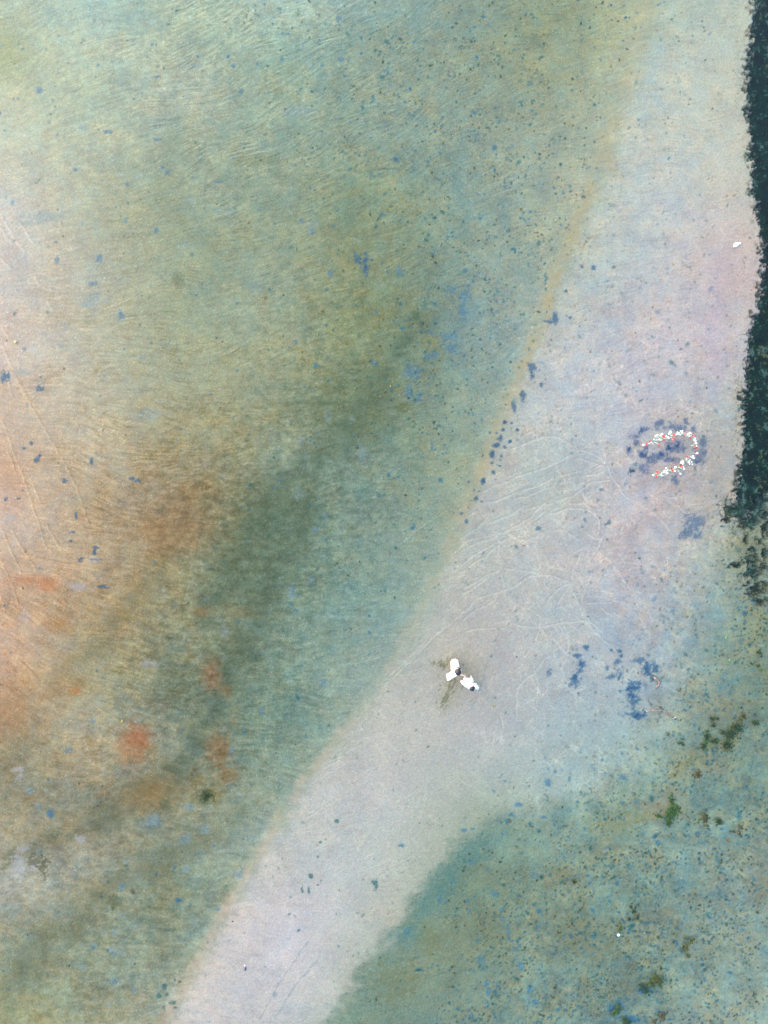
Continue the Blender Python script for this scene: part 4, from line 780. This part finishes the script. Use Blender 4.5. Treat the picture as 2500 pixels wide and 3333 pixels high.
# ------------------------------------------------------------ the floating white bird
t = empty('seabird', W(2396, 798)); tag(t, 'small white seabird floating in the shallows near the channel edge', 'bird')
prof = [(-.165,.004,.05),(-.14,.02,.055),(-.10,.045,.055),(-.04,.064,.055),(.02,.062,.058),(.06,.042,.07),(.085,.026,.095),(.10,.024,.115),(.118,.026,.122),(.135,.018,.12),(.145,.006,.118)]
v, f = [], []; n = 14; a0 = R(28)
for (x, r_, z) in prof:
    for k in range(n):
        q = 2*math.pi*k/n; v.append(t.location+Vector((x*math.cos(a0)-r_*math.cos(q)*math.sin(a0), x*math.sin(a0)+r_*math.cos(q)*math.cos(a0), z+r_*.75*math.sin(q))))
for i in range(len(prof)-1):
    for k in range(n): f.append((i*n+k, (i+1)*n+k, (i+1)*n+(k+1) % n, i*n+(k+1) % n))
f += [tuple(range(n)), tuple(range(len(prof)*n-1, len(prof)*n-n-1, -1))]
mobj('body', v, f, newmat('white_feathers', P(204,202,202), .6, .05, 30), t)
d0 = Vector((math.cos(a0), math.sin(a0), 0)); s0 = Vector((-math.sin(a0), math.cos(a0), 0))
v, f = tube([t.location+d0*.14+Vector((0, 0, .118)), t.location+d0*.165+Vector((0, 0, .112))], [.008, .002], 6); mobj('beak', v, f, newmat('beak', P(170,140,110), .5), t)
for sgn in (-1, 1):
    v, f = [], []
    for i in range(7):
        x = .05-.2*i/6; wd = .03*math.sin(math.pi*min(1, i/6*.9+.1))+.004
        for k in (0, 1, 2): v.append(t.location+d0*x+s0*sgn*(.02+wd*k*.8)+Vector((0, 0, .108-.02*k*k*.6-.03*(i/6)**2)))
    for i in range(6):
        for k in (0, 1): f.append((i*3+k, i*3+3+k, i*3+4+k, i*3+1+k) if sgn > 0 else (i*3+1+k, i*3+4+k, i*3+3+k, i*3+k))
    o = mobj('wing', v, f, bpy.data.materials['white_feathers'], t); md = o.modifiers.new('thickness', 'SOLIDIFY'); md.thickness = .008

# ------------------------------------------------------------ the couple
m_skin = newmat('skin', P(200,152,132), .5, .06, 30); m_hair = newmat('black_hair', P(16,16,18), .55, .3, 80, bump=.6); m_cloth = newmat('white_cloth', P(190,189,190), .8, .03, 12, bump=.15); m_shirt = newmat('white_shirt', P(188,188,189), .8, .03, 14, bump=.2)
m_eye = newmat('eye', P(40,30,26), .3); m_lip = newmat('lips', P(150,84,80), .5)
def skin_mesh(joints, bones, root, subdiv=1):
    me_ = bpy.data.meshes.new('sk'); me_.from_pydata([tuple(j[0]) for j in joints], bones, []); ob = bpy.data.objects.new('sk', me_); col.objects.link(ob)
    ob.modifiers.new('s', 'SKIN'); sb = ob.modifiers.new('d', 'SUBSURF'); sb.levels = subdiv; sb.render_levels = subdiv
    if not me_.skin_vertices:
        bm = bmesh.new(); bm.from_mesh(me_); bm.verts.layers.skin.verify(); bm.to_mesh(me_); bm.free()
    for i, d in enumerate(me_.skin_vertices[0].data):
        r_ = joints[i][1]; d.radius = r_ if hasattr(r_, '__len__') else (r_, r_); d.use_root = (i == root)
    bpy.context.view_layer.update(); dg = bpy.context.evaluated_depsgraph_get(); e = ob.evaluated_get(dg); m2 = e.to_mesh()
    v = [Vector(x.co) for x in m2.vertices]; f = [tuple(p.vertices) for p in m2.polygons]; e.to_mesh_clear()
    bpy.data.objects.remove(ob); bpy.data.meshes.remove(me_); return v, f
def hand(wrist, d, palm_n, side, curl=.35, L=.18):
    """palm, four unequal bent fingers and a thumb leaving the side of the palm"""
    d = d.normalized(); n = (palm_n-d*palm_n.dot(d)).normalized(); s_ = d.cross(n)*side; parts = []
    J = [(wrist-d*.02, (.024, .02)), (wrist+d*.03, (.03, .016)), (wrist+d*.075, (.038, .013)), (wrist+d*.09, (.034, .012))]
    parts.append(skin_mesh(J, [(0, 1), (1, 2), (2, 3)], 0))
    for k, (o_, ln) in enumerate(((-.028, .072), (-.009, .082), (.010, .077), (.029, .060))):
        p0 = wrist+d*.078+s_*o_; p1 = p0+d*ln*.42; dd = (d*math.cos(curl)+n*math.sin(curl)); p2 = p1+dd*ln*.33; d3 = (d*math.cos(curl*2)+n*math.sin(curl*2)); p3 = p2+d3*ln*.28
        parts.append(skin_mesh([(p0, .0088), (p1, .0085), (p2, .0078), (p3, .0064)], [(0, 1), (1, 2), (2, 3)], 0))
    t0 = wrist+d*.025-s_*.024; t1 = t0+(d*.6-s_*.8).normalized()*.035; t2 = t1+(d*.85-s_*.35+n*.3).normalized()*.03
    parts.append(skin_mesh([(t0, .012), (t1, .0105), (t2, .0085)], [(0, 1), (1, 2)], 0))
    return join(parts)
def head_mesh(c, fwd, up, w_=.076, h_=.115, dp=.095):
    fwd = fwd.normalized(); up = (up-fwd*up.dot(fwd)).normalized(); rt = fwd.cross(up); v, f = [], []; n, m = 28, 20
    for i in range(m+1):
        t = math.pi*i/m
        for k in range(n):
            p = 2*math.pi*k/n; x, y, z = math.sin(t)*math.cos(p), math.sin(t)*math.sin(p), math.cos(t)   # y forward
            jaw = 1-.30*max(0, -z-.15)*(1 if y > -.2 else .6); X, Y, Z = x*w_*jaw, y*dp*(1-.12*max(0, -z)), z*h_
            if y > 0:
                nose = math.exp(-(x/.16)**2-((z+.12)/.16)**2); Y += .020*nose
                eye = math.exp(-((abs(x)-.38)/.15)**2-((z-.04)/.10)**2); Y -= .010*eye
                brow = math.exp(-((z-.22)/.08)**2)*(1 if abs(x) < .6 else 0); Y += .004*brow
                Y += .007*math.exp(-(x/.28)**2-((z+.42)/.06)**2)-.004*math.exp(-(x/.25)**2-((z+.33)/.04)**2); Y += .010*math.exp(-(x/.2)**2-((z+.75)/.14)**2)
            v.append(c+rt*X+fwd*Y+up*Z)
    for i in range(m):
        for k in range(n): f.append((i*n+k, (i+1)*n+k, (i+1)*n+(k+1) % n, i*n+(k+1) % n))
    parts = [(v, f)]
    for sg in (-1, 1):      # ears
        e = c+rt*sg*w_*.98-up*.008; parts.append(skin_mesh([(e-up*.022, .009), (e+rt*sg*.008, .014), (e+up*.022, .010)], [(0, 1), (1, 2)], 1))
    return join(parts)
def face_bits(t, c, fwd, up, w_=.076, h_=.115, dp=.095):
    fwd = fwd.normalized(); up = (up-fwd*up.dot(fwd)).normalized(); rt = fwd.cross(up)
    for sg in (-1, 1):
        v, f = ellipsoid(c+rt*sg*w_*.38+fwd*dp*.86+up*h_*.04, (.011, .011, .008), 10, 6); mobj('eye', v, f, m_eye, t)
    q = c+fwd*(dp*.885)-up*h_*.42; v, f = tube([q-rt*.024-fwd*.006, q, q+rt*.024-fwd*.006], [.003, .007, .003], 8); mobj('mouth', v, f, m_lip, t)
def hair_mesh(c, fwd, up, rx, ry, rz, face_cut=.25, n=36, m=22):
    fwd = fwd.normalized(); up = (up-fwd*up.dot(fwd)).normalized(); rt = fwd.cross(up); v, f = [], []
    for i in range(m+1):
        t = math.pi*.72*i/m
        for k in range(n):
            p = 2*math.pi*k/n; x, y, z = math.sin(t)*math.cos(p), math.sin(t)*math.sin(p), math.cos(t)
            j = 1+.035*math.sin(p*11+t*5)+.03*math.sin(p*5-t*7)+random.uniform(-.012, .012)
            if y > .35 and z < face_cut: j *= max(.72, 1-(face_cut-z)*1.2)
            v.append(c+rt*x*rx*j+fwd*(y*ry*j)+up*z*rz*j)
    for i in range(m):
        for k in range(n): f.append((i*n+k, (i+1)*n+k, (i+1)*n+(k+1) % n, i*n+(k+1) % n))
    return v, f
def loft(rings, n=36, fold=0.0, nf=9, ph=0.0):
    """rings: (centre, half width, half depth, turn in degrees)"""
    v, f = [], []
    for i, (c, a_, b_, th_) in enumerate(rings):
        ca, sa = math.cos(R(th_)), math.sin(R(th_)); g_ = i/(len(rings)-1)
        for k in range(n):
            q = 2*math.pi*k/n; j = 1+fold*g_*math.sin(q*nf+ph+g_*2)+fold*.5*math.sin(q*4+ph*2+g_*5)
            x, y = a_*math.cos(q)*j, b_*math.sin(q)*j; v.append(Vector(c)+Vector((x*ca-y*sa, x*sa+y*ca, .012*math.sin(q*3+i))))
    for i in range(len(rings)-1):
        for k in range(n): f.append((i*n+k, (i+1)*n+k, (i+1)*n+(k+1) % n, i*n+(k+1) % n))
    return v, f
def solid(o, th_=.006, sub=1):
    md = o.modifiers.new('thickness', 'SOLIDIFY'); md.thickness = th_
    if sub: sm = o.modifiers.new('soft', 'SUBSURF'); sm.levels = sm.render_levels = sub
def sleeve(pts, rad, mt, t, name='sleeve'):
    P_ = []; Rr = []
    for i in range(len(pts)-1):
        for k in range(6):
            u = k/6; P_.append(Vector(pts[i]).lerp(Vector(pts[i+1]), u)); Rr.append((rad[i]*(1-u)+rad[i+1]*u)*(1+.07*math.sin(i*5+k*2.3)))
    P_.append(Vector(pts[-1])); Rr.append(rad[-1]); v, f = tube(P_, Rr, 16, cap=False); o = mobj(name, v, f, mt, t); solid(o, .004, 0); return o

# --- person on the right: white shirt and trousers, face turned up the page
t = empty('person', W(1518, 2211)); tag(t, 'person with short black hair in white shirt and trousers, reaching out one hand', 'person', 'couple holding hands')
HP = W(1526, 2225, .95); CH_ = W(1531, 2233, 1.33); NK = W(1534, 2236.5, 1.47); HD = W(1535.5, 2237, 1.62)
hl, hr = W(1519, 2226, .93), W(1534, 2224, .93); kl, kr = W(1511, 2222, .50), W(1534, 2213, .50); al, ar = W(1505, 2223.5, .09), W(1533, 2208.5, .09)
tl, tr2 = W(1500, 2215, .03), W(1534.5, 2198.5, .03); sl_, sr = W(1516, 2231, 1.38), W(1549, 2236, 1.38)
el = W(1511.5, 2219, 1.15); wl = W(1513, 2206.5, 1.0); er = W(1553.5, 2239, 1.12); wr = W(1546, 2229, .93)
J = [(HP, .088), (CH_, .098), (NK, .05), (HD-Vector((0, 0, .06)), .05), (hl, .075), (kl, .055), (al, .042), (tl, (.045, .028)), (hr, .075), (kr, .055), (ar, .042), (tr2, (.045, .028)),
     (sl_, .05), (el, .04), (wl, .03), (sr, .05), (er, .04), (wr, .026)]
B_ = [(0, 1), (1, 2), (2, 3), (0, 4), (4, 5), (5, 6), (6, 7), (0, 8), (8, 9), (9, 10), (10, 11), (1, 12), (12, 13), (13, 14), (1, 15), (15, 16), (16, 17)]
body = skin_mesh(J, B_, 0, 2); fw = Vector((-.25, .85, .45)); up_ = Vector((.12, -.45, .9))
hands = [hand(wl, Vector((.12, .75, -.35)), Vector((-1, 0, 0)), 1, .55), hand(wr, Vector((-.4, .6, -.6)), Vector((-1, -.3, 0)), -1, .5)]
v, f = join([body, head_mesh(HD, fw, up_)]+hands); mobj('body', v, f, m_skin, t); face_bits(t, HD, fw, up_)
v, f = hair_mesh(HD+up_.normalized()*.022-fw.normalized()*.022, fw, up_, .106, .12, .115); mobj('hair', v, f, m_hair, t)
v, f = loft([(NK+Vector((-.01, .0, -.01)), .07, .065, 0), (CH_+Vector((0, -.01, .08)), .165, .105, -18), (CH_+Vector((0, -.005, 0)), .17, .12, -18), (CH_.lerp(HP, .4), .155, .125, -15), (HP+Vector((-.01, .02, .08)), .15, .13, -10), (HP+Vector((-.02, .03, -.04)), .165, .15, -5), (HP+Vector((-.03, .04, -.14)), .175, .165, 0)], 40, .06, 7); o = mobj('shirt', v, f, m_shirt, t); solid(o)
sleeve([sl_+Vector((.04, 0, .01)), sl_, el, wl+Vector((0, -.03, 0))], [.07, .062, .055, .05], m_shirt, t); sleeve([sr-Vector((.05, 0, -.01)), sr, er, wr+Vector((.02, -.04, 0))], [.07, .065, .07, .06], m_shirt, t)
for a_, b_, c_ in ((hl, kl, al), (hr, kr, ar)): sleeve([a_+Vector((0, 0, .02)), a_, b_, c_.lerp(b_, .5)], [.085, .09, .078, .07], m_cloth, t, 'trouser_leg')
# shirt tail blown out behind the shoulder
def sheet(c4, nu, nv, amp, thick, name, mt, t, ph=0.0):
    v, f = [], []; A_, B2, C_, D_ = [Vector(q) for q in c4]
    for i in range(nu+1):
        for j in range(nv+1):
            u, w_2 = i/nu, j/nv; p = A_.lerp(B2, u).lerp(D_.lerp(C_, u), w_2); p = p+Vector((0, 0, amp*math.sin(u*9+ph+w_2*2)*w_2**.7+amp*.5*math.sin(u*17+w_2*4)*w_2)); v.append(p)
    for i in range(nu):
        for j in range(nv): f.append((i*(nv+1)+j, (i+1)*(nv+1)+j, (i+1)*(nv+1)+j+1, i*(nv+1)+j+1))
    o = mobj(name, v, f, mt, t); solid(o, thick); return o
sheet([W(1537, 2224, 1.36), W(1541, 2244, 1.40), W(1545.5, 2247.5, 1.2), W(1553, 2223.5, 1.15)], 16, 10, .02, .006, 'collar_cape', m_shirt, t)

# --- person on the left: white dress blown towards the lower left, bare shoulder
t = empty('person', W(1478, 2161)); tag(t, 'person in a long white dress with bare back, skirt blown aside, long black hair', 'person', 'couple holding hands')
HP = W(1484, 2172, .90); CH_ = W(1487, 2181, 1.24); NK = W(1488, 2183, 1.36); HD = W(1491, 2187, 1.48)
hl, hr = W(1487, 2170, .88), W(1480, 2173, .88); kl, kr = W(1487, 2165, .46), W(1477, 2170, .46); al, ar = W(1488, 2159.5, .07), W(1473.5, 2166, .08)
tl, tr2 = W(1495, 2168, .03), W(1484, 2176, .03); sl_, sr = W(1496.5, 2181, 1.27), W(1477, 2181, 1.27)
el = W(1497.5, 2194, 1.12); wl = W(1509, 2199, 1.02); er = W(1470.5, 2177, 1.05); wr = W(1472.5, 2165, .93)
J = [(HP, .08), (CH_, .082), (NK, .042), (HD-Vector((0, 0, .05)), .042), (hl, .068), (kl, .05), (al, .033), (tl, (.03, .02)), (hr, .068), (kr, .05), (ar, .033), (tr2, (.03, .02)),
     (sl_, .042), (el, .042), (wl, .032), (sr, .06), (er, .048), (wr, .036)]
body = skin_mesh(J, B_, 0, 2); fw = Vector((.75, -.55, -.5)); up_ = Vector((.35, -.3, .85))
hands = [hand(wl, Vector((.75, -.6, -.12)), Vector((0, 0, -1)), -1, .6), hand(wr, Vector((.2, .9, -.3)), Vector((1, 0, -.2)), 1, .4)]
v, f = join([body, head_mesh(HD, fw, up_, .072, .108, .09)]+hands); mobj('body', v, f, m_skin, t); face_bits(t, HD, fw, up_, .072, .108, .09)
v, f = hair_mesh(HD+Vector((.0, .0, .02)), fw, Vector((.2, -.1, .95)), .128, .14, .125, .1); q = tube([HD+Vector((-.02, .03, .05)), HD+Vector((.04, .07, .0)), HD+Vector((.07, .10, -.12)), HD+Vector((.06, .1, -.25))], [.07, .06, .045, .015], 14)
q2 = tube([HD+Vector((0, 0, .06)), HD+Vector((-.05, -.08, .01)), HD+Vector((-.055, -.11, -.12))], [.07, .055, .02], 14)
v, f = join([(v, f), q, q2]); mobj('hair', v, f, m_hair, t)
v, f = loft([(CH_+Vector((.025, 0.02, -.04)), .115, .105, -30), (CH_+Vector((.012, .01, -.12)), .12, .11, -30), (HP+Vector((.0, 0, .14)), .115, .105, -20), (HP+Vector((.0, 0, 0)), .15, .14, 0), (HP+Vector((-.01, .02, -.2)), .155, .14, 0), (HP+Vector((.0, .03, -.4)), .16, .15, 0), (HP+Vector((.01, .05, -.6)), .16, .165, 0)], 44, .07, 9); o = mobj('dress', v, f, m_cloth, t); solid(o)
sheet([W(1478, 2179, .98), W(1487, 2199, 1.0), W(1457, 2217, .5), W(1452.5, 2195, .5)], 22, 16, .035, .008, 'skirt_train', m_cloth, t, 1.0)
sheet([W(1480, 2182, .93), W(1484, 2196, .93), W(1460, 2206, .6), W(1460, 2193, .6)], 16, 10, .03, .008, 'underskirt', m_cloth, t, 2.0)
sleeve([sl_+Vector((-.02, 0, 0)), sl_, sl_.lerp(el, .7)], [.062, .06, .066], m_cloth, t)
